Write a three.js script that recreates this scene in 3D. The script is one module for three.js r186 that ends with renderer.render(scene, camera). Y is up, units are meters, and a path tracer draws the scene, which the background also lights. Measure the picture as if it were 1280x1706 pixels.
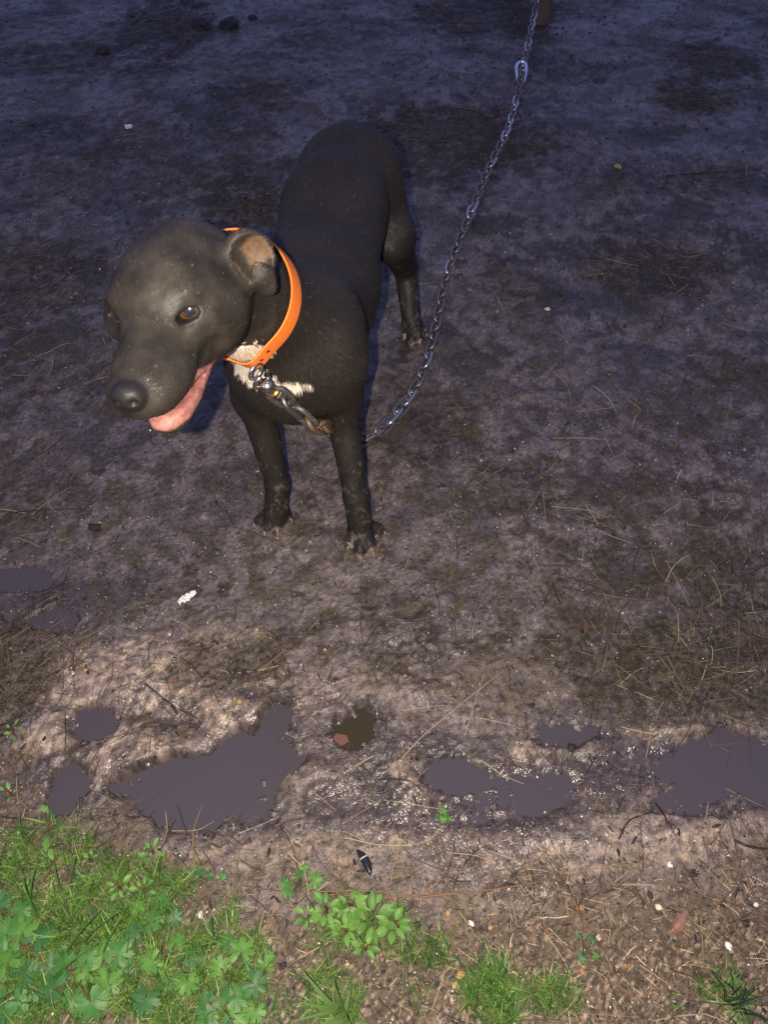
import * as THREE from 'three';
import { mergeGeometries } from 'three/addons/utils/BufferGeometryUtils.js';
import { createNoise2D, createNoise3D } from 'simplex-noise';

// ---------------------------------------------------------------- camera, sky, lights, exposure
const EYE = new THREE.Vector3(0, 1.2, 0), PITCH = 50 * Math.PI / 180, FOCAL = 1281;   // a phone held at chest height, looking down
const scene = new THREE.Scene();
const camera = new THREE.PerspectiveCamera(67.3, 769 / 1024, 0.02, 200);
camera.position.copy(EYE);
camera.rotation.set(-PITCH, 0, 0);
camera.updateMatrixWorld();
scene.add(camera);

const renderer = new THREE.WebGLRenderer({ antialias: true });
renderer.toneMapping = THREE.LinearToneMapping;
renderer.toneMappingExposure = 1.12;
renderer.shadowMap.enabled = true;

// blue dusk sky: an even, deep blue dome, a little paler low down
{
  const w = 64, h = 32, a = new Float32Array(w * h * 4);
  for (let j = 0; j < h; j++) for (let i = 0; i < w; i++) {
    const el = ((j + 0.5) / h - 0.5) * Math.PI, k = Math.pow(Math.max(0, Math.cos(Math.max(0, el))), 2);
    const c = [0.120 + 0.08 * k, 0.152 + 0.085 * k, 0.44 + 0.06 * k];
    a.set([...c, 1], (j * w + i) * 4);
  }
  const sky = new THREE.DataTexture(a, w, h, THREE.RGBAFormat, THREE.FloatType);
  sky.mapping = THREE.EquirectangularReflectionMapping;
  sky.magFilter = sky.minFilter = THREE.LinearFilter;
  sky.needsUpdate = true;
  scene.background = sky; scene.environment = sky;
}
// the flash of the phone that takes the picture, a few centimetres to the side of its lens
const FLASH_AT = new THREE.Vector3(-0.045, 1.2, 0).addScaledVector(new THREE.Vector3(0, Math.sin(PITCH), Math.cos(PITCH)), 0.006);
const LOOK = new THREE.Vector3(0, -Math.sin(PITCH), -Math.cos(PITCH));
{
  const flash = new THREE.SpotLight(0xfff0dc, 8.8, 0, 70 * Math.PI / 180, 0.5, 2);
  flash.name = 'flash_lamp_light';
  flash.position.copy(FLASH_AT);
  flash.target.position.copy(FLASH_AT).add(LOOK);
  flash.castShadow = true; flash.shadow.mapSize.set(2048, 2048); flash.shadow.radius = 0.25; flash.shadow.camera.near = 0.05; flash.shadow.camera.far = 12;
  scene.add(flash, flash.target);
}

// ---------------------------------------------------------------- helpers
function rng(seed) { let s = seed >>> 0; return () => { s = (s + 0x6D2B79F5) | 0; let t = Math.imul(s ^ (s >>> 15), 1 | s); t = (t + Math.imul(t ^ (t >>> 7), 61 | t)) ^ t; return ((t ^ (t >>> 14)) >>> 0) / 4294967296; }; }
const n2 = createNoise2D(rng(11)), n2b = createNoise2D(rng(23)), n3 = createNoise3D(rng(37));
const clamp = (x, a = 0, b = 1) => Math.min(b, Math.max(a, x)), mixn = (a, b, t) => a + (b - a) * t;
const smooth = (a, b, x) => { const t = clamp((x - a) / (b - a)); return t * t * (3 - 2 * t); };
function fbm(x, y, o = 4, n = n2) { let s = 0, a = 0.5, f = 1; for (let i = 0; i < o; i++) { s += a * n(x * f + i * 17.3, y * f - i * 9.1); f *= 2.03; a *= 0.5; } return s; }
const V = (x, y, z) => new THREE.Vector3(x, y, z);
// the spot of level ground (height y) that a place in the picture shows, for surveying positions
function spot(u, v, y = 0) {
  const dx = (u - 640) / FOCAL, dy = (v - 853) / FOCAL;
  const down = Math.sin(PITCH) + dy * Math.cos(PITCH), fwd = Math.cos(PITCH) - dy * Math.sin(PITCH), t = (EYE.y - y) / down;
  return V(dx * t, y, -fwd * t);
}
const DOG_CELL = 0.0025, HAIRS = 200000;
const names = {};
function numbered(n) { const k = names[n] ?? 0; names[n] = k + 1; return k ? n + '_' + String(k).padStart(3, '0') : n; }
function put(o, label, category, group, kind) {
  o.userData.label = label; if (category) o.userData.category = category; if (group) o.userData.group = group; if (kind) o.userData.kind = kind;
  scene.add(o); return o;
}
function mesh(name, g, m, parent) { const o = new THREE.Mesh(g, m); o.name = name; o.castShadow = o.receiveShadow = true; if (parent) parent.add(o); return o; }
function group(name, p, turn = 0) { const g = new THREE.Group(); g.name = numbered(name); g.position.copy(p); g.rotation.y = turn; return g; }
function dataTexture(size, fill, srgb, wrap = THREE.MirroredRepeatWrapping) {
  const a = new Uint8Array(size * size * 4);
  for (let j = 0; j < size; j++) for (let i = 0; i < size; i++) { const c = fill(i / size, j / size, i, j), k = (j * size + i) * 4; a[k] = clamp(c[0]) * 255; a[k + 1] = clamp(c[1]) * 255; a[k + 2] = clamp(c[2]) * 255; a[k + 3] = 255; }
  const t = new THREE.DataTexture(a, size, size); t.wrapS = t.wrapT = wrap; t.magFilter = THREE.LinearFilter; t.minFilter = THREE.LinearMipmapLinearFilter; t.generateMipmaps = true;
  if (srgb) t.colorSpace = THREE.SRGBColorSpace; t.needsUpdate = true; return t;
}
const toS = (x) => x <= 0.0031308 ? x * 12.92 : 1.055 * Math.pow(x, 1 / 2.4) - 0.055;
function std(o) { const { rgb, ...r } = o; const m = new THREE.MeshStandardMaterial({ metalness: 0, roughness: 0.8, ...r }); if (rgb) m.color.setRGB(...rgb); return m; }
function phys(o) { const { rgb, ...r } = o; const m = new THREE.MeshPhysicalMaterial({ metalness: 0, roughness: 0.8, ...r }); if (rgb) m.color.setRGB(...rgb); return m; }
// ---------------------------------------------------------------- the ground: wet trodden mud, puddles in its dips, a weedy verge
// features measured on the level ground: [picture x, picture y, half width, half height, strength]
function blob(u, v, ru, rv, k = 1) { const c = spot(u, v), e = spot(u + ru, v), f = spot(u, v - rv); return { x: c.x, z: c.z, rx: Math.abs(e.x - c.x), rz: Math.abs(f.z - c.z), k }; }
const BASINS = [
  [335, 1318, 140, 62, 1], [430, 1260, 75, 48, 1], [460, 1200, 26, 40, .8], [152, 1207, 44, 36, 1], [588, 1216, 34, 30, 1.2], [606, 1196, 18, 24, .9], [1225, 1275, 120, 62, 1], [1170, 1335, 100, 26, .6],
  [760, 1290, 70, 30, .85], [880, 1320, 110, 36, .62], [800, 1350, 90, 26, .5], [700, 1365, 50, 20, .3], [940, 1222, 62, 24, .8], [25, 963, 56, 22, 1], [85, 1032, 48, 20, .9], [112, 1312, 34, 40, .9],
  [1085, 1275, 70, 40, .45], [560, 1330, 60, 30, .42], [620, 1180, 40, 20, .4],
].map((a) => blob(...a));
const MOUNDS = [[222, 1252, 90, 50, .017], [405, 1188, 80, 32, .011], [210, 1120, 140, 52, .014], [895, 1246, 44, 18, .014], [690, 1300, 40, 40, .010], [80, 1215, 50, 34, .014], [520, 1290, 50, 26, .008], [1010, 1245, 60, 18, .01], [1140, 1215, 50, 14, .012], [1060, 1385, 180, 36, .008], [640, 1150, 90, 28, .012], [330, 1160, 60, 30, .01]].map((a) => blob(...a));
const PALE = [[225, 1262, 85, 50, 1], [405, 1194, 75, 30, .9], [210, 1120, 150, 60, .9], [895, 1246, 52, 22, 1], [690, 1300, 36, 46, .9], [80, 1220, 60, 44, .8], [520, 1300, 60, 30, .5], [560, 1150, 160, 46, .45], [1130, 1385, 190, 46, .85], [960, 1420, 140, 36, .6], [690, 1400, 220, 22, .4], [1100, 1330, 40, 30, .6], [430, 1420, 160, 28, .45], [1150, 1225, 110, 18, .5], [860, 1130, 170, 50, .25], [330, 1080, 110, 40, .5]].map((a) => blob(...a));
// matted dead grass and leaf mould
const MATTED = [[770, 232, 150, 62, 1], [810, 20, 120, 34, 1], [270, 45, 75, 52, 1], [130, 95, 110, 26, .8], [1190, 102, 70, 32, 1], [1160, 160, 55, 36, .9], [1090, 440, 95, 52, .9], [60, 460, 120, 70, .7], [390, 190, 80, 60, .8], [430, 330, 90, 45, 1], [1150, 1110, 190, 80, 1], [980, 1075, 120, 52, .9], [380, 1110, 100, 40, .8], [30, 1110, 60, 130, 1], [700, 690, 80, 80, .6], [1180, 960, 130, 50, .8], [870, 470, 60, 60, .5], [60, 620, 140, 70, .5], [240, 250, 140, 50, .6], [1100, 300, 160, 34, .6], [1000, 830, 240, 46, .5], [1240, 1010, 80, 120, .9], [80, 830, 90, 60, .5], [820, 1110, 80, 60, .5], [700, 1100, 90, 50, .6], [980, 960, 100, 60, .6], [210, 300, 240, 30, .5], [1230, 620, 80, 40, .5], [40, 230, 120, 30, .6], [560, 60, 90, 30, .4], [1080, 720, 110, 70, .35], [920, 110, 90, 26, .5]].map((a) => blob(...a));
const SOAKED = [[800, 1310, 330, 92, 1], [560, 1235, 130, 62, .9], [120, 1300, 110, 50, .9], [1110, 1295, 200, 80, .95], [620, 1350, 160, 44, .8], [330, 1330, 190, 80, .9], [40, 985, 130, 70, .7], [450, 1180, 70, 40, .7], [1000, 1190, 140, 30, .6]].map((a) => blob(...a));
const hit = (list, x, z, wob) => { let m = 0; for (const b of list) { const dx = (x - b.x) / b.rx, dz = (z - b.z) / b.rz, d = dx * dx + dz * dz; if (d < 4) m = Math.max(m, b.k * (1 - smooth(0.35, 1.5, d + wob))); } return m; };
const WATER = -0.0085;
// the verge: where the grass and weeds start, as a line across the ground
const VERGE = [[-200, 1270], [0, 1325], [110, 1375], [270, 1430], [380, 1480], [480, 1530], [700, 1510], [900, 1500], [1280, 1470], [1500, 1460]].map(([u, v]) => spot(u, v));
function verge(x, z) { let i = 0; while (i < VERGE.length - 2 && VERGE[i + 1].x < x) i++; const a = VERGE[i], b = VERGE[i + 1]; return z - mixn(a.z, b.z, clamp((x - a.x) / (b.x - a.x))); }
const GREEN_AT = [[110, 1580, 250, 130, .85], [330, 1640, 130, 90, .8], [60, 1425, 110, 50, .42], [220, 1490, 110, 50, .5], [820, 1660, 70, 45, .8], [600, 1545, 90, 45, .5], [560, 1660, 60, 50, .5], [900, 1660, 60, 30, .4], [1210, 1660, 50, 40, .35], [710, 1590, 40, 30, .4]].map((a) => blob(...a));

function survey(x, z) {                    // what lies at (x, z): how far in a basin, on a mound, how pale, how matted, how green
  const w = 0.9 * fbm(x * 8, z * 8, 3) + 0.5 * fbm(x * 31, z * 31, 2, n2b);
  return { basin: hit(BASINS, x, z, w), mound: hit(MOUNDS, x, z, w * 0.6), pale: hit(PALE, x, z, w * 1.4), matted: hit(MATTED, x, z, w * 1.6), soaked: hit(SOAKED, x, z, w * 1.2), green: hit(GREEN_AT, x, z, w * 1.3), verge: verge(x, z) + 0.05 * fbm(x * 8, z * 8, 2) };
}
function height(x, z, s = survey(x, z)) {
  const near = smooth(-2.6, -0.9, z);
  let h = 0.012 * fbm(x * 1.1, z * 1.1, 2) + 0.007 * fbm(x * 4.2, z * 4.2, 2, n2b);
  const lumps = fbm(x * 15, z * 15, 3), crumbs = fbm(x * 46, z * 46, 3, n2b);
  const rough = 0.55 + 0.5 * smooth(-0.15, 0.35, fbm(x * 2.3 + 4, z * 2.3, 2)) + 0.7 * s.matted + 0.35 * smooth(-1.0, -0.55, z);
  h += rough * ((0.0036 + 0.003 * (1 - smooth(-2.2, -1.2, z))) * lumps + 0.0034 * crumbs * (0.45 + 0.65 * smooth(-1.1, -0.6, z) + 0.6 * s.matted)) + 0.0035 * s.matted * fbm(x * 90, z * 90, 2);
  const pock = Math.max(0, n2b(x * 11 + 3, z * 11 - 7) - 0.35);                       // old paw prints
  h -= 0.014 * pock * (1 - s.matted) * smooth(-3, -1.2, z);
  h = Math.max(h, WATER + 0.004 + 0.003 * (crumbs + 0.5));
  let m = 0; for (const b of MOUNDS) { const dx = (x - b.x) / b.rx, dz = (z - b.z) / b.rz, d = dx * dx + dz * dz + 0.5 * lumps; if (d < 1.6) m = Math.max(m, b.k * (1 - smooth(0, 1.6, d))); }
  h += m;
  if (s.basin > 0) h = mixn(h, Math.min(h, WATER - 0.002 - 0.007 * s.basin + 0.009 * lumps + 0.006 * crumbs), smooth(0.02, 0.9, s.basin + 0.5 * lumps + 0.35 * crumbs));
  if (s.verge > 0) h += 0.012 * smooth(0, 0.12, s.verge) + 0.004 * crumbs * near;
  return h;
}
const MUD = [.150, .120, .106], WET = [.080, .063, .058], SAND = [.330, .250, .185], MOULD = [.026, .019, .011], OLIVE = [.080, .060, .026], SOIL = [.112, .082, .052], SOAK = [.062, .048, .045], MOSS = [.050, .085, .018];
function tone(x, z, s) {
  const a = fbm(x * 3.1 + 9, z * 3.1, 4), b = fbm(x * 13, z * 13, 4, n2b), c = fbm(x * 40, z * 40, 3), f = fbm(x * 120, z * 120, 2, n2b);
  const col = MUD.slice(), to = (t, k) => { k = clamp(k); for (let i = 0; i < 3; i++) col[i] = mixn(col[i], t[i], k); };
  const far = 1 - smooth(-2.0, -1.1, z), patch = fbm(x * 2.0 + 3, z * 3.6, 3, n2b) + 0.45 * b + 0.3 * c;
  to(WET, 0.8 * smooth(-0.05, 0.3, a + 0.5 * b));
  to(MOULD, (0.50 + 0.38 * far) * smooth(0.0, 0.30, patch));
  to(MOULD, 0.82 * smooth(-0.02, 0.36, 0.7 * b + 0.5 * c + 0.3 * f - 0.35 * a));
  to(OLIVE, 0.65 * smooth(0.06, 0.36, b * 0.7 - c * 0.5 + 0.2 * a));
  to(SAND, 0.20 * smooth(-0.75, -0.5, z) * smooth(-0.1, 0.3, c + 0.4 * b));
  to(SOAK, s.soaked * (0.92 + 0.5 * c));
  to(SAND, s.pale * (0.55 + 0.7 * c + 0.35 * b) * (1 - 0.35 * s.soaked));
  to(MOULD, s.matted * (0.78 + 1.1 * c + 0.5 * b));
  to(WET, 0.9 * smooth(0.1, 0.5, s.basin));
  if (s.verge > -0.05) { to(SOIL, 0.8 * smooth(-0.05, 0.05, s.verge)); to(MOULD, smooth(0, 0.08, s.verge) * smooth(0.0, 0.4, c + 0.5 * b) * 0.75); to(SAND, smooth(0, 0.08, s.verge) * smooth(0.18, 0.4, f + 0.4 * c) * 0.55); }
  to(MOSS, s.green * (0.75 + 1.0 * c));
  const g = Math.max(0.25, 1 + (0.75 - 0.2 * far) * f + 0.5 * c + 0.3 * b); for (let i = 0; i < 3; i++) col[i] *= g;
  return col;
}
function axis(from, to, fineFrom, fineTo, fine, grow, most) {      // coordinates: even between fineFrom and fineTo, widening outside
  const mid = []; for (let x = fineFrom; x <= fineTo; x += fine) mid.push(x);
  let s = fine, x = mid[mid.length - 1]; const up = []; while (x < to) { s = Math.min(s * grow, x > 2.6 ? 9 : most); if (Math.abs(x) > 5.2) s = Math.max(s, 0.4 + Math.abs(x) * 0.2); x += s; up.push(x); }
  s = fine; x = fineFrom; const dn = []; while (x > from) { s = Math.min(s * grow, most); if (Math.abs(x) > 5.2) s = Math.max(s, 0.4 + Math.abs(x) * 0.2); x -= s; dn.push(x); }
  return [...dn.reverse(), ...mid, ...up];
}
{
  const xs = axis(-80, 80, -0.72, 0.72, 0.0042, 1.016, 0.016), zs = axis(-120, 60, -1.0, 0.0, 0.0042, 1.008, 0.015), nx = xs.length, nz = zs.length;
  const pos = new Float32Array(nx * nz * 3), col = new Float32Array(nx * nz * 3), uv = new Float32Array(nx * nz * 2), uv1 = new Float32Array(nx * nz * 2), idx = new Uint32Array((nx - 1) * (nz - 1) * 6);
  for (let j = 0, k = 0; j < nz; j++) for (let i = 0; i < nx; i++, k++) {
    const x = xs[i], z = zs[j], s = survey(x, z), c = tone(x, z, s), out = smooth(4.2, 5.4, Math.max(Math.abs(x), -z, z + 3)), wide = 1 + .35 * fbm(x * .12, z * .12, 2);   // beyond the yard the mesh is coarse: broad tones only
    for (let q = 0; q < 3; q++) c[q] = mixn(c[q], [.085, .069, .060][q] * wide, out);
    pos.set([x, mixn(height(x, z, s), .004, out), z], k * 3); col.set([c[0] * 1.45, c[1] * 1.45, c[2] * 1.45], k * 3);
    uv.set([x / 1.7 + 0.5, z / 1.7 + 0.9], k * 2); uv1.set([(x + 2.6) / 5.2, (z + 4.9) / 5.2], k * 2);
  }
  for (let j = 0, k = 0; j < nz - 1; j++) for (let i = 0; i < nx - 1; i++) { const a = j * nx + i; idx.set([a, a + nx, a + 1, a + 1, a + nx, a + nx + 1], k); k += 6; }
  const g = new THREE.BufferGeometry();
  g.setAttribute('position', new THREE.BufferAttribute(pos, 3)); g.setAttribute('color', new THREE.BufferAttribute(col, 3)); g.setAttribute('uv', new THREE.BufferAttribute(uv, 2)); g.setAttribute('uv1', new THREE.BufferAttribute(uv1, 2));
  g.setIndex(new THREE.BufferAttribute(idx, 1)); g.computeVertexNormals();
  console.log('ground', nx, nz);
  // fine grain: sand, bits of bark and root; and its relief
  const size = 2048, grain = new Float32Array(size * size), r = rng(5), bits = new Float32Array(size * size).fill(0);
  for (let k = 0; k < 16000; k++) {                                // grains and crumbs, 1 to 5 mm
    const cx = r() * size, cy = r() * size, rad = 0.9 + 3.6 * Math.pow(r(), 3), t = r() < 0.45 ? -0.6 - 0.4 * r() : 0.35 + 0.65 * r() * r(), e = 0.6 + 0.8 * r();
    for (let y = Math.max(0, Math.ceil(cy - rad * 1.5)); y <= Math.min(size - 1, cy + rad * 1.5); y++) for (let x = Math.max(0, Math.ceil(cx - rad * 1.5)); x <= Math.min(size - 1, cx + rad * 1.5); x++) { const q = Math.hypot((x - cx) * e, (y - cy) / e) / rad; if (q < 1) bits[y * size + x] = t * (1 - q * q * 0.4); }
  }
  for (let k = 0; k < 1500; k++) {                                // rootlets and needles trodden into the mud
    let x = r() * size, y = r() * size, a = r() * 6.28; const n = 20 + r() * 90, bend = (r() - 0.5) * 0.02, t = r() < 0.6 ? -0.5 - 0.4 * r() : 0.3 + 0.4 * r();
    for (let q = 0; q < n; q++) { x += Math.cos(a); y += Math.sin(a); a += bend; const xi = x | 0, yi = y | 0; if (xi > 0 && yi > 0 && xi < size - 1 && yi < size - 1) { bits[yi * size + xi] = t; if (t < -0.7) bits[yi * size + xi + 1] = t; } }
  }
  for (let j = 0, k = 0; j < size; j++) for (let i = 0; i < size; i++, k++) grain[k] = 0.45 * n2(i / 7, j / 7) + 0.45 * n2b(i / 2.6, j / 2.6) + 0.45 * n2(i / 19, j / 19) + 0.3 * n2b(i / 60, j / 60);
  const map = dataTexture(size, (u, v, i, j) => { const k = j * size + i, b = bits[k], m = clamp(0.64 * (1 + 0.52 * grain[k]) * (b > 0 ? 1 + 0.5 * b : 1 + 0.72 * b), 0.03, 1); return [toS(Math.min(1, m * (b > 0 ? 1.05 : 1))), toS(m), toS(m * (b > 0 ? 0.88 : 1))]; }, true);
  const bump = dataTexture(size, (u, v, i, j) => { const k = j * size + i, h = 0.5 + 0.2 * grain[k] + 0.3 * Math.abs(bits[k]); return [h, h, h]; }, false);
  // gloss: films of water lie on the smooth mud, the matted places and the verge are dull
  const gloss = dataTexture(1024, (u, v) => { const x = u * 5.2 - 2.6, z = v * 5.2 - 4.9, s = survey(x, z); const wet = smooth(-0.25, 0.35, fbm(x * 2.4, z * 2.4, 3, n2b)), q = clamp(0.62 - 0.26 * wet + 0.3 * s.matted + 0.25 * smooth(-0.02, 0.05, s.verge) - 0.25 * s.basin - 0.16 * s.soaked + 0.14 * fbm(x * 24, z * 24, 2), 0.24, 0.95); return [q, q, q]; }, false, THREE.ClampToEdgeWrapping);
  gloss.channel = 1;
  const m = std({ vertexColors: true, map, bumpMap: bump, bumpScale: 0.0038, roughnessMap: gloss, roughness: 1 });
  const ground = mesh('ground', g, m); put(ground, 'wet trodden mud with paw prints, running into a weedy verge', 'ground', null, 'structure');
  // standing water
  const murky = phys({ rgb: [.060, .052, .060], roughness: 0.07, ior: 1.33, bumpMap: bump, bumpScale: 0.0002 });
  const olive = phys({ rgb: [.036, .030, .014], roughness: 0.05, ior: 1.33 });
  const pools = [
    [335, 1300, 240, 150, 'murky purple-grey puddle beside the pale sandy mound', murky], [152, 1207, 70, 60, 'small murky puddle above the pale sandy mound', murky], [590, 1213, 60, 62, 'small olive puddle with a red chip in it', olive],
    [1215, 1290, 170, 110, 'murky puddle at the right edge of the mud', murky], [800, 1315, 170, 75, 'shallow puddle full of straw below the olive puddle', murky], [940, 1222, 85, 36, 'shallow puddle with a dark stone in it', murky], [1085, 1275, 90, 50, 'thin film of water left of the right-hand puddle', murky],
    [20, 963, 90, 40, 'bluish puddle at the left edge of the mud', murky], [85, 1032, 80, 34, 'bluish puddle above the leaf mould on the left', murky], [112, 1315, 60, 60, 'narrow puddle between the sandy mound and the grass', murky],
  ];
  for (const [u, v, ru, rv, label, mat] of pools) {
    const b = blob(u, v, ru, rv), sh = new THREE.CircleGeometry(1, 40); sh.rotateX(-Math.PI / 2); sh.scale(b.rx, 1, b.rz);
    const p = mesh(numbered('puddle'), sh, mat); p.position.set(b.x, WATER - 0.0006 * (names.puddle % 4), b.z); put(p, label, 'puddle', null, 'structure');
  }
}
// ---------------------------------------------------------------- the dog
const smin = (a, b, k) => { const h = Math.max(k - Math.abs(a - b), 0) / k; return Math.min(a, b) - h * h * k * 0.25; };
const smax = (a, b, k) => -smin(-a, -b, k);
function cone(a, b, ra, rb) {                     // distance to a round cone from a to b
  const bx = b[0] - a[0], by = b[1] - a[1], bz = b[2] - a[2], l2 = bx * bx + by * by + bz * bz;
  return (x, y, z) => { const px = x - a[0], py = y - a[1], pz = z - a[2], t = clamp((px * bx + py * by + pz * bz) / l2), qx = px - bx * t, qy = py - by * t, qz = pz - bz * t; return Math.sqrt(qx * qx + qy * qy + qz * qz) - (ra + (rb - ra) * t); };
}
function egg(c, r, ax) {                          // distance to an ellipsoid; ax: three unit axes, if turned
  return (x, y, z) => {
    let px = x - c[0], py = y - c[1], pz = z - c[2];
    if (ax) { const a = px * ax[0][0] + py * ax[0][1] + pz * ax[0][2], b = px * ax[1][0] + py * ax[1][1] + pz * ax[1][2], d = px * ax[2][0] + py * ax[2][1] + pz * ax[2][2]; px = a; py = b; pz = d; }
    const ux = px / r[0], uy = py / r[1], uz = pz / r[2], k0 = Math.sqrt(ux * ux + uy * uy + uz * uz) + 1e-9, vx = ux / r[0], vy = uy / r[1], vz = uz / r[2];
    return k0 * (k0 - 1) / (Math.sqrt(vx * vx + vy * vy + vz * vz) + 1e-9);
  };
}
function axesOf(z, up) { const Z = V(...z).normalize(), X = V(...up).cross(Z).normalize(), Y = Z.clone().cross(X); return [X.toArray(), Y.toArray(), Z.toArray()]; }

// head frame: x to the dog's left, y up, z towards the nose, origin between the eyes
const HEAD_SIZE = 1.08, HEAD_AT = V(-.2476, .7025, -.7038);
const HZ = V(-.13, .10, .98).normalize(), HX = V(.987, .144, .10).addScaledVector(HZ, -V(.987, .144, .10).dot(HZ)).normalize(), HY = HZ.clone().cross(HX);
const toHead = (x, y, z) => { const a = x - HEAD_AT.x, b = y - HEAD_AT.y, c = z - HEAD_AT.z; return [(a * HX.x + b * HX.y + c * HX.z) / HEAD_SIZE, (a * HY.x + b * HY.y + c * HY.z) / HEAD_SIZE, (a * HZ.x + b * HZ.y + c * HZ.z) / HEAD_SIZE]; };
const fromHead = (a, b, c) => HEAD_AT.clone().addScaledVector(HX, a * HEAD_SIZE).addScaledVector(HY, b * HEAD_SIZE).addScaledVector(HZ, c * HEAD_SIZE);
const ha = (a, b, c) => fromHead(a, b, c).toArray();
const EYES = [[.0365, -.001, .000], [-.0365, -.001, .000]], EYE_R = .0125;
const EAR_L = { c: [.077, .006, -.088], ax: axesOf([.62, .12, .78], [-.25, 1, .1]) }, EAR_R = { c: [-.054, -.012, -.128], ax: axesOf([-.9, .25, .15], [0, 1, -.3]) };
const JAW_A = [.006, -.060, -.030], JAW_B = [.016, -.0785, .072];
const headParts = [
  [egg([0, .002, -.066], [.058, .047, .078]), 0], [egg([0, .012, -.022], [.040, .024, .032]), .03],
  [egg([.046, -.018, -.034], [.022, .022, .042]), .03], [egg([-.046, -.018, -.034], [.022, .022, .042]), .03],
  [egg([.042, -.042, -.056], [.024, .036, .038]), .03], [egg([-.042, -.042, -.056], [.024, .036, .038]), .03],
  [egg([.027, .015, -.004], [.017, .010, .015]), .016], [egg([-.027, .015, -.004], [.017, .010, .015]), .016],
  [cone([0, -.020, .000], [.003, -.031, .088], .036, .0225), .026],
  [egg([.020, -.042, .052], [.020, .024, .052]), .02], [egg([-.017, -.042, .050], [.019, .024, .050]), .02],
  [egg([.003, -.044, .087], [.0235, .020, .021]), .018],
  [egg([.036, -.013, -.001], [.020, .016, .014]), .012], [egg([-.036, -.013, -.001], [.020, .016, .014]), .012],
  [egg([.004, -.0270, .1110], [.0160, .0135, .0125]), .006],
];
const jaw = [cone(JAW_A, JAW_B, .034, .0160), egg([.0115, -.078, .048], [.0225, .012, .046])];
const cutMouth = egg([.004, -.0665, .062], [.075, .0042, .058], axesOf([0, .10, 1], [0, 1, 0]));
const noseHoles = [egg([.0120, -.0290, .1215], [.0038, .0032, .006]), egg([-.0045, -.0290, .1215], [.0038, .0032, .006])];
const sockets = EYES.map(([a, b, c]) => egg([a * 1.02, b, c + .012], [.0122, .0052, .016], axesOf([a * 9, .05, 1], [a > 0 ? -.16 : .16, 1, 0])));
const ears = [EAR_L, EAR_R].map((e) => [egg(e.c, [.0285, .0325, .015], e.ax), egg([e.c[0] + e.ax[2][0] * .012, e.c[1] + e.ax[2][1] * .012, e.c[2] + e.ax[2][2] * .012], [.0242, .0275, .0155], e.ax)]);
const earTips = [[egg([.090, -.014, -.080], [.012, .020, .0065], EAR_L.ax)], [egg([-.058, -.02, -.155], [.012, .02, .03])]];
function headDistance(x, y, z) {
  const [a, b, c] = toHead(x, y, z); if (a * a + b * b + (c + .01) * (c + .01) > .09) return 1;
  let d = headParts[0][0](a, b, c); for (let i = 1; i < headParts.length - 1; i++) d = smin(d, headParts[i][0](a, b, c), headParts[i][1]);
  d = smax(d, -cutMouth(a, b, c), .006);
  const j = smin(jaw[0](a, b, c), jaw[1](a, b, c), .012);
  d = smin(d, smax(j, -cutMouth(a, b, c), .004), c < 0 ? .02 : .004 + .016 * clamp(1 - c / .03));
  d = smin(d, headParts[headParts.length - 1][0](a, b, c), .006);
  for (const n of noseHoles) d = smax(d, -n(a, b, c), .002);
  for (const e of sockets) d = smax(d, -e(a, b, c), .002);
  ears.forEach(([o, i], k) => { let e = smax(o(a, b, c), -i(a, b, c), .004); e = smin(e, earTips[k][0](a, b, c), .010); d = smin(d, e, .010); });
  if (d > -.01 && d < .012) d += .0007 * n3(a * 30, b * 30, c * 30) + .0003 * n3(a * 85 + 5, b * 85, c * 60) * smooth(-.02, .03, c + .03);
  return d * HEAD_SIZE;
}
const FEET = {
  frontLeft: { toes: [[584, 918], [601, 930], [619, 926], [634, 896]], heel: V(-.047, .022, -.945), white: 1 },
  frontRight: { toes: [[432, 879], [446, 890], [464, 888], [480, 873]], heel: V(-.212, .022, -.985), white: .6 },
  hindLeft: { toes: [[676, 566], [686, 577], [698, 574], [706, 560]], heel: V(.070, .022, -1.60), white: .9 },
  hindRight: { toes: [[488, 556], [498, 568], [510, 568], [519, 556]], heel: V(-.205, .022, -1.63), white: 0 },
};
for (const f of Object.values(FEET)) f.at = f.toes.map(([u, v]) => { const p = spot(u, v); p.y = Math.max(height(p.x, p.z), -.006) + .012; return p; });
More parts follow.
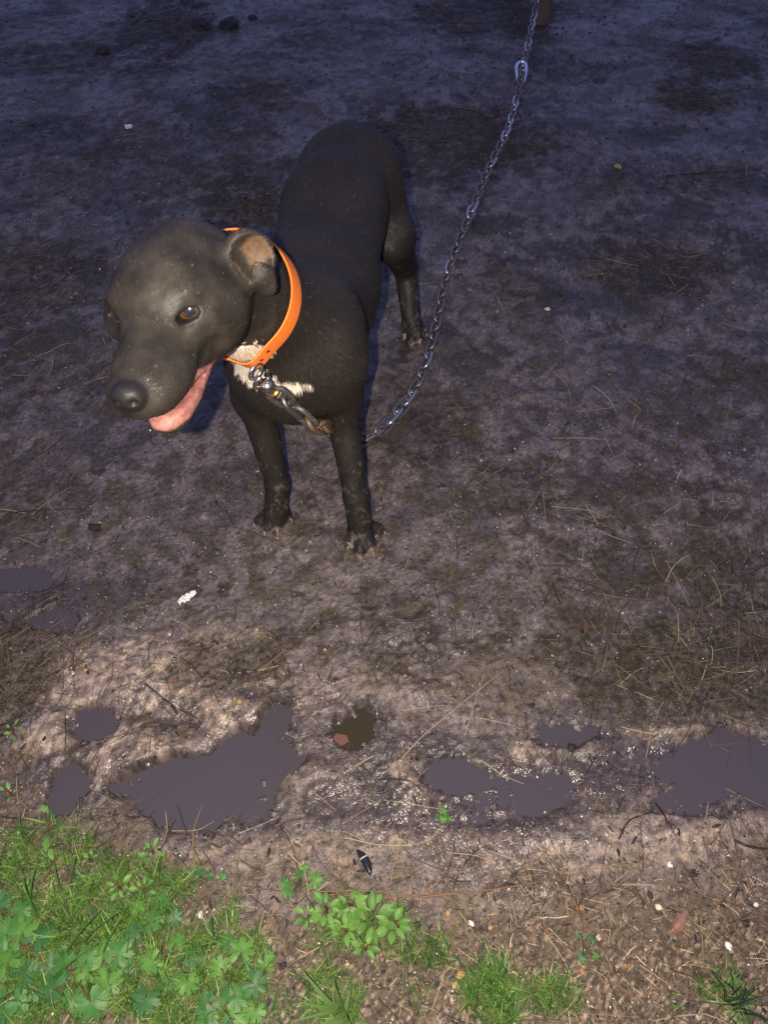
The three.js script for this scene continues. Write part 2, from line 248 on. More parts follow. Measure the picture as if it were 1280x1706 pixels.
const bodyParts = [   // [distance, blend]
  [cone([-.128, .440, -1.00], [-.122, .425, -1.15], .074, .088), 0], [cone([-.132, .375, -1.03], [-.120, .370, -1.20], .068, .084), .06], [cone([-.113, .395, -1.25], [-.098, .420, -1.42], .102, .096), .06],
  [cone([-.098, .425, -1.42], [-.072, .430, -1.60], .082, .076), .06], [egg([-.116, .365, -1.20], [.078, .088, .17]), .05],
  [egg([-.150, .390, -.960], [.070, .082, .060]), .05],                                                    // breast
  [cone([-.134, .455, -1.00], [-.205, .575, -.915], .086, .071), .06], [cone([-.205, .575, -.915], ha(0, -.022, -.092), .071, .062), .05],   // neck
  [egg([-.080, .415, -1.00], [.032, .090, .065]), .045], [egg([-.200, .415, -.995], [.034, .090, .065]), .045],   // shoulders
  [cone([-.080, .40, -.985], [-.076, .315, -1.00], .044, .034), .035], [cone([-.076, .315, -1.00], [-.054, .115, -.950], .0300, .0205), .03], [cone([-.054, .115, -.950], [-.046, .035, -.935], .0225, .024), .012],
  [cone([-.208, .40, -.985], [-.222, .320, -1.00], .044, .035), .035], [cone([-.222, .320, -1.00], [-.203, .115, -.980], .0310, .0205), .03], [cone([-.203, .115, -.980], [-.213, .035, -.968], .0225, .024), .012],
  [cone([-.032, .430, -1.575], [.016, .305, -1.53], .066, .047), .05], [cone([.016, .305, -1.53], [.052, .150, -1.655], .046, .0275), .03], [cone([.052, .150, -1.658], [.068, .040, -1.60], .0270, .0235), .014], [egg([.056, .152, -1.682], [.014, .024, .016]), .014],
  [cone([-.112, .430, -1.575], [-.158, .300, -1.52], .060, .050), .05], [cone([-.158, .300, -1.52], [-.195, .145, -1.685], .046, .0225), .025], [cone([-.195, .145, -1.69], [-.200, .035, -1.63], .0215, .0195), .012],
  [cone([-.072, .465, -1.655], [-.060, .35, -1.735], .026, .019), .03], [cone([-.060, .35, -1.735], [-.05, .18, -1.74], .019, .008), .02],   // tail
];
for (const f of Object.values(FEET)) {
  const h = f.heel; f.at.forEach((p) => { const d = V(p.x - h.x, 0, p.z - h.z).normalize(); bodyParts.push([cone([h.x + d.x * .004, .036, h.z + d.z * .004], [p.x - d.x * .016, p.y + .012, p.z - d.z * .016], .0180, .0125), .006], [egg([p.x - d.x * .010, p.y + .006, p.z - d.z * .010], [.0132, .0160, .0185], axesOf([d.x, -.30, d.z], [0, 1, 0])), .004]); });
  bodyParts.push([egg([h.x, .022, h.z], [.024, .020, .024]), .012]);
}
function bodyOnly(x, y, z) { let d = bodyParts[0][0](x, y, z); for (let i = 1; i < 10; i++) d = smin(d, bodyParts[i][0](x, y, z), bodyParts[i][1]); return d; }
function dogDistance(x, y, z) {
  let d = bodyParts[0][0](x, y, z); for (let i = 1; i < bodyParts.length; i++) { const e = bodyParts[i][0](x, y, z); d = e < d + bodyParts[i][1] ? smin(d, e, bodyParts[i][1] || .001) : d; }
  const h = headDistance(x, y, z), [, , hc] = toHead(x, y, z);
  d = smin(d, h, hc < -.06 ? .035 : .006 + .029 * clamp(-hc / .06));
  return d;
}
// surface of the distance field, by surface nets on a sparse grid
function surfaceNets(f, lo, hi, h) {
  const n = [0, 1, 2].map((i) => Math.ceil((hi[i] - lo[i]) / h / 8) * 8 + 1), [nx, ny, nz] = n, B = 8, F = new Float32Array(nx * ny * nz), at = (i, j, k) => (k * ny + j) * nx + i, active = [];
  for (let k = 0; k < nz - 1; k += B) for (let j = 0; j < ny - 1; j += B) for (let i = 0; i < nx - 1; i += B) {
    const d = f(lo[0] + (i + 4) * h, lo[1] + (j + 4) * h, lo[2] + (k + 4) * h);
    if (Math.abs(d) > h * B * 1.5) { const v = d; for (let c = 0; c <= B; c++) for (let b = 0; b <= B; b++) for (let a = 0; a <= B; a++) { const q = at(i + a, j + b, k + c); if (F[q] === 0) F[q] = v; } } else active.push([i, j, k]);
  }
  for (const [i, j, k] of active) for (let c = 0; c <= B; c++) for (let b = 0; b <= B; b++) for (let a = 0; a <= B; a++) F[at(i + a, j + b, k + c)] = f(lo[0] + (i + a) * h, lo[1] + (j + b) * h, lo[2] + (k + c) * h) || 1e-9;
  const id = new Map(), pos = [], E = [[0, 1], [0, 2], [0, 4], [1, 3], [1, 5], [2, 3], [2, 6], [3, 7], [4, 5], [4, 6], [5, 7], [6, 7]], v = new Float32Array(8);
  const cells = active;
  for (const [bi, bj, bk] of cells) for (let c = 0; c < B; c++) for (let b = 0; b < B; b++) for (let a = 0; a < B; a++) {
    const i = bi + a, j = bj + b, k = bk + c; let m = 0;
    for (let q = 0; q < 8; q++) { v[q] = F[at(i + (q & 1), j + ((q >> 1) & 1), k + (q >> 2))]; if (v[q] < 0) m |= 1 << q; }
    if (m === 0 || m === 255) continue;
    let x = 0, y = 0, z = 0, s = 0;
    for (const [p, q] of E) if ((v[p] < 0) !== (v[q] < 0)) { const t = v[p] / (v[p] - v[q]); x += (p & 1) + t * ((q & 1) - (p & 1)); y += ((p >> 1) & 1) + t * (((q >> 1) & 1) - ((p >> 1) & 1)); z += (p >> 2) + t * ((q >> 2) - (p >> 2)); s++; }
    id.set(at(i, j, k), pos.length / 3); pos.push(lo[0] + (i + x / s) * h, lo[1] + (j + y / s) * h, lo[2] + (k + z / s) * h);
  }
  const idx = [], step = [1, nx, nx * ny];
  for (const q of id.keys()) for (let e = 0; e < 3; e++) {
    const a = F[q] < 0, b = F[q + step[e]] < 0; if (a === b) continue;
    const s1 = step[(e + 1) % 3], s2 = step[(e + 2) % 3], A = id.get(q), Bq = id.get(q - s1), C = id.get(q - s1 - s2), D = id.get(q - s2);
    if (Bq === undefined || C === undefined || D === undefined) continue;
    if (a) idx.push(A, Bq, C, A, C, D); else idx.push(A, C, Bq, A, D, C);
  }
  const g = new THREE.BufferGeometry(); g.setAttribute('position', new THREE.Float32BufferAttribute(pos, 3)); g.setIndex(idx); g.computeVertexNormals(); return g;
}
// coat: colour, and length of the hair, at a place on the dog
const WHITE_AT = [[[-.194, .536, -.86], [.036, .030, .06]], [[-.200, .448, -.90], [.034, .022, .08]], [[-.150, .430, -.89], [.036, .011, .07]]];
const BLACK = [.0185, .0155, .0120];
function coat(x, y, z) {
  const [a, b, c] = toHead(x, y, z), n = n3(x * 60, y * 60, z * 60), f = n3(x * 170, y * 170, z * 170);
  let col = BLACK.map((v) => v * (1 + .18 * n3(x * 9, y * 9, z * 9) + .12 * n)), hair = y < .14 ? .0055 : .0085;
  const to = (t, k) => { k = clamp(k); col = col.map((v, i) => mixn(v, t[i], k)); };
  for (const [p, r] of WHITE_AT) { const d = Math.hypot((x - p[0]) / r[0], (y - p[1]) / r[1], (z - p[2]) / r[2]) + .35 * n + .15 * f; const k = 1 - smooth(.85, 1.02, d); if (k > 0 && !(c > -.1 && b > -.1)) { to([.62, .56, .45], k); if (k > .5) hair = .012; } }
  if (c > -.16 && Math.abs(a) < .14 && b > -.13 && b < .12) {                                    // the head
    hair = c > .02 ? .0038 : .0048; const patchy = n3(a * 22 + 3, b * 22, c * 17) + .4 * n3(a * 55, b * 55, c * 42); col = col.map((v) => v * (1.35 + .6 * clamp(patchy, -1, 1)));
    const nose = egg([.004, -.0270, .1120], [.0175, .0150, .0140])(a, b, c); if (nose < .0012) { col = [.011, .0095, .010]; hair = 0; }
    const j = Math.min(jaw[0](a, b, c), jaw[1](a, b, c)), up = Math.min(headParts[9][0](a, b, c), headParts[10][0](a, b, c), headParts[11][0](a, b, c), headParts[8][0](a, b, c));
    const gap = cutMouth(a, b, c), wide = .003 + .014 * smooth(-.01, .075, c), lip = (1 - smooth(wide, wide + .003, gap)) * smooth(-.0835, -.0795, b + .002 * n), side = j < up - .001 && c > -.022;                     // inside of the lower lip
    if (side && b > -.099 && c > -.016) { to([.30, .125, .108], lip * (1 - .45 * clamp(.4 + f + .5 * n))); if (lip > .3) hair = 0; }
     if (gap < .0035 && c > -.01 && !side) { to([.02, .012, .012], .9); hair = 0; }
    [EAR_L, EAR_R].forEach((e, k) => { if (ears[k][1](a, b, c) < .0016 && ears[k][0](a, b, c) < .0) { const ex = (a - e.c[0]) * e.ax[0][0] + (b - e.c[1]) * e.ax[0][1] + (c - e.c[2]) * e.ax[0][2], ey = (a - e.c[0]) * e.ax[1][0] + (b - e.c[1]) * e.ax[1][1] + (c - e.c[2]) * e.ax[1][2] + .004 * n; const k1 = smooth(-.006, .002, ex + .003 * f) * smooth(-.014, -.008, ey) * (1 - smooth(.014, .022, ey)), k2 = smooth(.014, .019, -ex) * (1 - smooth(.012, .018, Math.abs(ey + .006))); to([.135, .082, .046], Math.max(k1, k2) * (.8 + .35 * f)); hair = .004; } });
    for (const q of sockets) { const d = q(a, b, c); if (d < .0022) { col = [.010, .008, .007]; hair = 0; } else if (d < .005) { hair = .0026; to([.010, .008, .007], .6); } }
    if (Math.abs(a) > .02 && b > .012 && b < .03 && c > -.012) to([.03, .024, .017], .4);
  }
  for (const t of Object.values(FEET)) if (t.white && y < .035) for (const p of t.at) { const d = Math.hypot(x - p.x, (y - p.y + .004) * .9, z - p.z) + .006 * n + .003 * f; if (d < .03) { to([.36, .26, .20], t.white * (1 - smooth(.010, .017, d))); hair = .0045; } }
  const mud = !hair ? 0 : y < .30 ? smooth(.30 + .5 * smooth(.05, .28, y), .62 + .4 * smooth(.05, .28, y), n3(x * 140, y * 110, z * 140) * .8 + .6 * n3(x * 33, y * 26, z * 33)) : smooth(.86, .93, n3(x * 90, y * 90, z * 90) + .15 * f) * .7;
  to([.105, .082, .060], mud * .75);
  return { col, hair };
}
const dog = new THREE.Group(); dog.name = numbered('dog'); dog.position.set(-.11, 0, -1.25);
const onDog = (g) => g.translate(.11, 0, 1.25);
{
  const g = surfaceNets((x, y, z) => dogDistance(x, y, z), [-.40, -.03, -1.80], [.15, .82, -.52], DOG_CELL), p = g.attributes.position, col = new Float32Array(p.count * 3);
  console.log('dog', p.count, g.index.count / 3);
  // short coat lying along the body: thin hairs, nose to tail and down the legs
  const ix = g.index.array, nor = g.attributes.normal, area = []; let sum = 0;
  const A = V(), Bv = V(), C = V(), N = V();
  for (let t = 0; t < ix.length; t += 3) { A.fromBufferAttribute(p, ix[t]); Bv.fromBufferAttribute(p, ix[t + 1]); C.fromBufferAttribute(p, ix[t + 2]); sum += Bv.sub(A).cross(C.sub(A)).length() / 2; area.push(sum); }
  for (let i = 0; i < p.count; i++) { const c = coat(p.getX(i), p.getY(i), p.getZ(i)).col; col.set(c, i * 3); }
  g.setAttribute('color', new THREE.BufferAttribute(col, 3));
  const r = rng(77), list = [];
  for (let q = 0; q < HAIRS; q++) {
    const w = r() * sum; let a = 0, b = area.length - 1; while (a < b) { const m = (a + b) >> 1; if (area[m] < w) a = m + 1; else b = m; }
    let u = r(), v = r(); if (u + v > 1) { u = 1 - u; v = 1 - v; }
    const i0 = ix[a * 3], i1 = ix[a * 3 + 1], i2 = ix[a * 3 + 2], P = V(), nn = V();
    P.fromBufferAttribute(p, i0).multiplyScalar(1 - u - v).addScaledVector(A.fromBufferAttribute(p, i1), u).addScaledVector(A.fromBufferAttribute(p, i2), v);
    nn.fromBufferAttribute(nor, i0).multiplyScalar(1 - u - v).addScaledVector(A.fromBufferAttribute(nor, i1), u).addScaledVector(A.fromBufferAttribute(nor, i2), v).normalize();
    const k = coat(P.x, P.y, P.z); if (!k.hair) continue;
    const [ha_, hb, hc] = toHead(P.x, P.y, P.z), flow = V();
    if (hc > -.13 && Math.abs(ha_) < .13 && hb > -.12) flow.copy(HZ).negate().addScaledVector(HX, ha_ * 6).addScaledVector(HY, hb > -.02 ? .2 : -.3);
    else if (P.y < .33) flow.set(0, -1, P.y < .06 ? 1 : 0.1); else if (P.z > -1.0) flow.set(.15, -.9, -.45); else flow.set(0, -.45, -1);
    flow.addScaledVector(V(n3(P.x * 14, P.y * 14, P.z * 14), n3(P.x * 14 + 9, P.y * 14, P.z * 14), n3(P.x * 14, P.y * 14 + 9, P.z * 14)), .3).addScaledVector(V(r() - .5, r() - .5, r() - .5), .25);
    flow.addScaledVector(nn, -flow.dot(nn)).normalize();
    const onHead = hc > -.13 && Math.abs(ha_) < .13 && hb > -.12, lift = onHead ? .10 + .15 * r() : .14 + .20 * r(), Y = flow.multiplyScalar(Math.cos(lift)).addScaledVector(nn, Math.sin(lift)), X = Y.clone().cross(nn).normalize(), Z = X.clone().cross(Y), L = k.hair * (.7 + .6 * r()), W = .00042 + .0002 * r();
    const m = new THREE.Matrix4().makeBasis(X.multiplyScalar(W), Y.multiplyScalar(L), Z.multiplyScalar(W)); m.setPosition(P.addScaledVector(nn, -.0004)); list.push([m, k.col, .75 + .5 * r()]);
  }
  onDog(g);
  const skin = phys({ vertexColors: true, roughness: .55, specularIntensity: .6 });
  mesh('body', g, skin, dog);
  const hg = new THREE.BufferGeometry(); hg.setAttribute('position', new THREE.Float32BufferAttribute([-1, 0, 0, 1, 0, 0, .7, .55, .6, -.7, .55, .6, 0, 1, 0], 3)); hg.setIndex([0, 1, 2, 0, 2, 3, 3, 2, 4]); hg.computeVertexNormals();
  const fur = new THREE.InstancedMesh(hg, phys({ roughness: .5, side: THREE.DoubleSide, specularIntensity: .55 }), list.length); fur.name = 'fur'; fur.userData.kind = 'stuff'; fur.castShadow = fur.receiveShadow = true;
  const shift = new THREE.Matrix4().makeTranslation(.11, 0, 1.25), c = new THREE.Color();
  list.forEach(([m, k, b], i) => { fur.setMatrixAt(i, shift.clone().multiply(m)); fur.setColorAt(i, c.setRGB(k[0] * b, k[1] * b, k[2] * b)); });
  dog.add(fur);
  // eyes: amber iris, dark pupil, wet surface
  EYES.forEach(([a, b, c2]) => {
    const e = new THREE.SphereGeometry(EYE_R * HEAD_SIZE, 40, 28), q = e.attributes.position, ec = new Float32Array(q.count * 3), at = fromHead(a * 1.0, b, c2 + .0002), gaze = V(.12, .22, 0).addScaledVector(HZ, 1).addScaledVector(HX, a * 6).normalize();
    for (let i = 0; i < q.count; i++) { const d = A.fromBufferAttribute(q, i).normalize().angleTo(gaze), k = d < .50 ? [.012, .014, .022] : d < .80 ? [.085 * (1 - .5 * smooth(.62, .80, d)), .034, .010] : d < .86 ? [.02, .01, .006] : [.14, .10, .08]; ec.set(k, i * 3); }
    e.setAttribute('color', new THREE.BufferAttribute(ec, 3)); e.translate(at.x, at.y, at.z); onDog(e);
    const o = mesh('eye', e, phys({ vertexColors: true, roughness: .18, clearcoat: 1, clearcoatRoughness: .03 }), dog); o.userData.label = 'amber eye with a dark pupil';
  });
  // claws
  const claw = std({ rgb: [.42, .32, .26], roughness: .4 }), dark = std({ rgb: [.03, .025, .022], roughness: .4 });
  for (const f of Object.values(FEET)) f.at.forEach((p, i) => {
    const d = V(p.x - f.heel.x, 0, p.z - f.heel.z).normalize(), from = p.clone().addScaledVector(d, .003).add(V(0, .003, 0)), path = new THREE.QuadraticBezierCurve3(from, from.clone().addScaledVector(d, .005).add(V(0, .000, 0)), from.clone().addScaledVector(d, .008).add(V(0, -.009, 0)));
    const t = new THREE.TubeGeometry(path, 5, .0034, 6), q = t.attributes.position; for (let s = 0; s <= 5; s++) { const c = path.getPoint(s / 5), w = 1 - .8 * s / 5; for (let k = 0; k <= 6; k++) { const j = s * 7 + k; q.setXYZ(j, c.x + (q.getX(j) - c.x) * w, c.y + (q.getY(j) - c.y) * w, c.z + (q.getZ(j) - c.z) * w); } }
    t.computeVertexNormals(); onDog(t); mesh('claw', t, f.white > .5 ? claw : dark, dog);
  });
  put(dog, 'black short-haired dog with white chest patch standing in the mud, mouth slightly open', 'dog');
}
// ---------------------------------------------------------------- collar, chain, stake
const NECK_AT = V(-.208, .578, -.918), NECK_DIR = V(-.22, .66, .58).normalize();
{
  const collar = new THREE.Group(); collar.name = numbered('dog_collar'); collar.position.copy(NECK_AT);
  const side = V(1, 0, 0).addScaledVector(NECK_DIR, -NECK_DIR.x).normalize(), low = NECK_DIR.clone().cross(side).normalize(); if (low.y > 0) low.negate();
  const n = 72, ring = [];
  for (let i = 0; i < n; i++) {
    const a = i / n * Math.PI * 2, d = side.clone().multiplyScalar(Math.cos(a)).addScaledVector(low, Math.sin(a)); let t = .16;
    for (let k = 0; k < 60; k++) { const p = NECK_AT.clone().addScaledVector(d, t), q = bodyOnly(p.x, p.y, p.z); if (q < .0035) break; t -= Math.max(.0006, (q - .003) * .6); }
    ring.push([d, t]);
  }
  for (let s = 0; s < 3; s++) { const o = ring.map((q) => q[1]); ring.forEach((q, i) => { q[1] = (o[(i + n - 1) % n] + 2 * o[i] + o[(i + 1) % n]) / 4; }); }
  const hang = (a) => .012 * Math.exp(-Math.pow((a - 1.30) / .22, 2));                                    // pulled down where the ring sits
  const W = .0175, T = .0016, pos = [], idx = [], prof = [[-W, T * .2], [-W * .96, T], [W * .96, T], [W, T * .2], [W * .96, -T], [-W * .96, -T]];
  ring.forEach(([d, t], i) => { const a = i / n * Math.PI * 2, c = d.clone().multiplyScalar(t + hang(a)); for (const [w, q] of prof) { const p = c.clone().addScaledVector(NECK_DIR, w).addScaledVector(d, q); pos.push(p.x, p.y, p.z); } });
  for (let i = 0; i < n; i++) for (let k = 0; k < 6; k++) { const a = i * 6 + k, b = i * 6 + (k + 1) % 6, c = ((i + 1) % n) * 6 + k, e = ((i + 1) % n) * 6 + (k + 1) % 6; idx.push(a, b, c, b, e, c); }
  const g = new THREE.BufferGeometry(); g.setAttribute('position', new THREE.Float32BufferAttribute(pos, 3)); g.setIndex(idx); g.computeVertexNormals();
  mesh('strap', g, phys({ rgb: [.95, .23, .03], roughness: .42, side: THREE.DoubleSide }), collar);
  const at = (a, w, lift = 0) => { const i = ((a / (Math.PI * 2) * n) % n + n) % n, i0 = Math.floor(i), q = ring[i0], q1 = ring[(i0 + 1) % n], d = q[0].clone().lerp(q1[0], i - i0).normalize(); return d.clone().multiplyScalar(mixn(q[1], q1[1], i - i0) + hang(a) + lift).addScaledVector(NECK_DIR, w); };
  const hole = std({ rgb: [.10, .012, .006], roughness: .6 });
  for (const [a, w] of [[1.02, .003], [1.16, .002]]) { const h = new THREE.CylinderGeometry(.0028, .0028, .0012, 12), o = mesh('strap_hole', h, hole, collar), p = at(a, w, T + .0003); o.position.copy(p); o.quaternion.setFromUnitVectors(V(0, 1, 0), p.clone().addScaledVector(NECK_DIR, -p.dot(NECK_DIR)).normalize()); }
  const steel = phys({ rgb: [.62, .60, .57], metalness: 1, roughness: .28 });
  const loop = new THREE.TorusGeometry(.0125, .0022, 10, 32), o = mesh('collar_ring', loop, steel, collar); o.position.copy(at(1.30, -.004, .008)); o.rotation.set(.3, .9, 0);
  put(collar, 'bright orange strap collar around the black dog\'s neck', 'collar');
  var RING_AT = o.position.clone().add(NECK_AT);
}
{
  const chain = new THREE.Group(); chain.name = numbered('chain');
  const low = (u, v, lift = .010) => { const p = spot(u, v); p.y = height(p.x, p.z) + lift; return p; };
  const start = RING_AT.clone().add(V(.004, -.012, .004));
  const path = new THREE.CatmullRomCurve3([start, V(-.140, .405, -.878), V(-.112, .345, -.900), V(-.096, .270, -.975), V(-.080, .12, -1.09), low(605, 742), low(635, 722), low(660, 697), low(690, 655), low(712, 600), low(724, 555), low(740, 480), low(762, 415), low(784, 362), low(812, 292), low(842, 232), low(858, 180), low(868, 140, .03), low(880, 85, .05), low(893, 32, .11)], false, 'centripetal');
  chain.position.copy(spot(735, 480));
  const len = path.getLength(), pitch = .0370, half = .0165, wid = .0125, wire = .0046, r = rng(3);
  const loopPts = []; for (let i = 0; i < 28; i++) { const a = i / 28 * Math.PI * 2; loopPts.push(V(Math.cos(a) * wid * (1 - .12 * Math.abs(Math.sin(a))), Math.sin(a) * wid + Math.sign(Math.sin(a)) * half * Math.min(1, Math.abs(Math.sin(a)) * 3), 0)); }
  const link = new THREE.TubeGeometry(new THREE.CatmullRomCurve3(loopPts, true), 30, wire, 7, true);
  const rust = dataTexture(128, (u, v, i, j) => { const k = smooth(-.1, .4, fbm(i / 16, j / 16, 4)); return [toS(mixn(.20, .075, k)), toS(mixn(.19, .042, k)), toS(mixn(.19, .022, k))]; }, true);
  const steels = [phys({ rgb: [.42, .41, .42], metalness: .9, roughness: .3 }), phys({ rgb: [.20, .18, .165], metalness: .85, roughness: .42 }), phys({ map: rust, metalness: .7, roughness: .55 })], brown = phys({ rgb: [.16, .105, .06], metalness: .4, roughness: .5 });
  const N = Math.floor((len - .052) / pitch), up = V(0, 1, 0);
  for (let i = 0; i < N; i++) {
    const t = (.052 + (i + .5) * pitch) / len, p = path.getPointAt(t), d = path.getTangentAt(t), X = d.clone().cross(up).normalize(), Z = X.clone().cross(d);
    const o = mesh('link', link, i < 9 && i > 2 ? brown : steels[Math.floor(r() * 3)], chain), m = new THREE.Matrix4().makeBasis(X, d, Z);
    o.quaternion.setFromRotationMatrix(m).multiply(new THREE.Quaternion().setFromAxisAngle(up, (i % 2 ? .80 : -.72) + (r() - .5) * .3)); o.position.copy(p).sub(chain.position);
  }
  // swivel snap between the collar ring and the first link
  const bright = phys({ rgb: [.60, .55, .46], metalness: 1, roughness: .26 }), gold = phys({ rgb: [.55, .30, .10], metalness: .9, roughness: .35 });
  const a = path.getPointAt(0), b = path.getPointAt(.058 / len), dir = b.clone().sub(a).normalize(), turn = new THREE.Quaternion().setFromUnitVectors(V(0, -1, 0), dir);
  const snap = new THREE.LatheGeometry([[.0002, -.034], [.006, -.034], [.0075, -.031], [.0062, -.027], [.0078, -.024], [.0082, -.014], [.0105, -.009], [.0095, -.003], [.0040, .000], [.0002, .0005]].map(([x, y]) => new THREE.Vector2(x, y)).reverse(), 20);
  const so = mesh('swivel_snap', snap, bright, chain); so.position.copy(a).addScaledVector(dir, .014).sub(chain.position); so.quaternion.copy(turn);
  const hook = mesh('snap_hook', new THREE.TorusGeometry(.0120, .0034, 10, 28, 5.4), bright, so); hook.position.set(.001, .009, 0); hook.rotation.set(.2, .6, 1.3);
  const band = mesh('snap_band', new THREE.TorusGeometry(.0070, .0022, 8, 24), gold, so); band.position.y = -.031; band.rotation.x = Math.PI / 2;
  // open quick link that joins the chain to its far end
  const ql = [[.006, -.034], [.010, -.020], [.011, .002], [.008, .024], [.002, .032], [-.006, .033], [-.015, .026], [-.016, .018], [-.008, -.006], [.001, -.026]].map(([x, y]) => V(x, y, 0));
  const q = mesh('quick_link', new THREE.TubeGeometry(new THREE.CatmullRomCurve3(ql, false), 40, .0042, 8), phys({ rgb: [.75, .76, .80], metalness: 1, roughness: .2 }), chain), qp = low(866, 142, .032); q.scale.setScalar(1.5); q.position.copy(qp).sub(chain.position); q.rotation.set(-.9, 0, -.25);
  put(chain, 'long steel dog chain lying over the mud from the orange collar to the stake', 'chain');
  // stake
  const base = spot(902, 34), sk = new THREE.CylinderGeometry(.030, .042, .62, 28, 40), sp = sk.attributes.position;
  for (let i = 0; i < sp.count; i++) { const x = sp.getX(i), y = sp.getY(i), z = sp.getZ(i), an = Math.atan2(z, x), k = 1 + .10 * n2(an * 3, y * 1.5) + .06 * n2b(Math.cos(an) * 5, y * 2 + Math.sin(an) * 5) + .05 * n2(Math.cos(an * 7) * 2, y * 3); sp.setXYZ(i, x * k + .02 * y, y, z * k - .04 * y); }
  sk.computeVertexNormals();
  const bark = dataTexture(256, (u, v, i, j) => { const g = .5 + .5 * fbm(i / 9, j / 70, 4), k = .7 + .6 * g; return [toS(.085 * k), toS(.060 * k), toS(.038 * k)]; }, true);
  const stake = mesh('wooden_stake', sk, std({ map: bark, roughness: .85, bumpMap: bark, bumpScale: .004 })); stake.position.set(base.x, height(base.x, base.z) + .27, base.z); stake.userData = {}; put(stake, 'brown weathered wooden stake that holds the far end of the chain', 'stake');
}
// ---------------------------------------------------------------- litter on the mud: straw, needles, crumbs, grit
const onGround = (u, v, lift = 0) => { const p = spot(u, v); p.y = height(p.x, p.z) + lift; return p; };
// a straw through given points, as a thin tube that narrows to its end
function straw(points, r0, r1 = r0 * .5, seg = 10) {
  const c = new THREE.CatmullRomCurve3(points, false, 'centripetal'), g = new THREE.TubeGeometry(c, seg, 1, 5), q = g.attributes.position;
  for (let s = 0; s <= seg; s++) { const p = c.getPointAt(s / seg), r = mixn(r0, r1, s / seg); for (let k = 0; k <= 5; k++) { const j = s * 6 + k; q.setXYZ(j, p.x + (q.getX(j) - p.x) * r, p.y + (q.getY(j) - p.y) * r * .7, p.z + (q.getZ(j) - p.z) * r); } }
  return g;
}
const M4 = new THREE.Matrix4(), QT = new THREE.Quaternion(), EU = new THREE.Euler(), TMP = new THREE.Color();
function scatter(name, label, category, g, mat, n, place) {
  const list = []; for (let i = 0; i < n; i++) { const q = place(i); if (q) list.push(q); }
  const o = new THREE.InstancedMesh(g, mat, list.length); o.name = numbered(name); o.castShadow = o.receiveShadow = true;
  list.forEach(({ p, e, s, c }, i) => { M4.compose(p, QT.setFromEuler(EU.set(...e)), s); o.setMatrixAt(i, M4); o.setColorAt(i, TMP.setRGB(...c)); });
  return put(o, label, category, null, 'stuff');
}
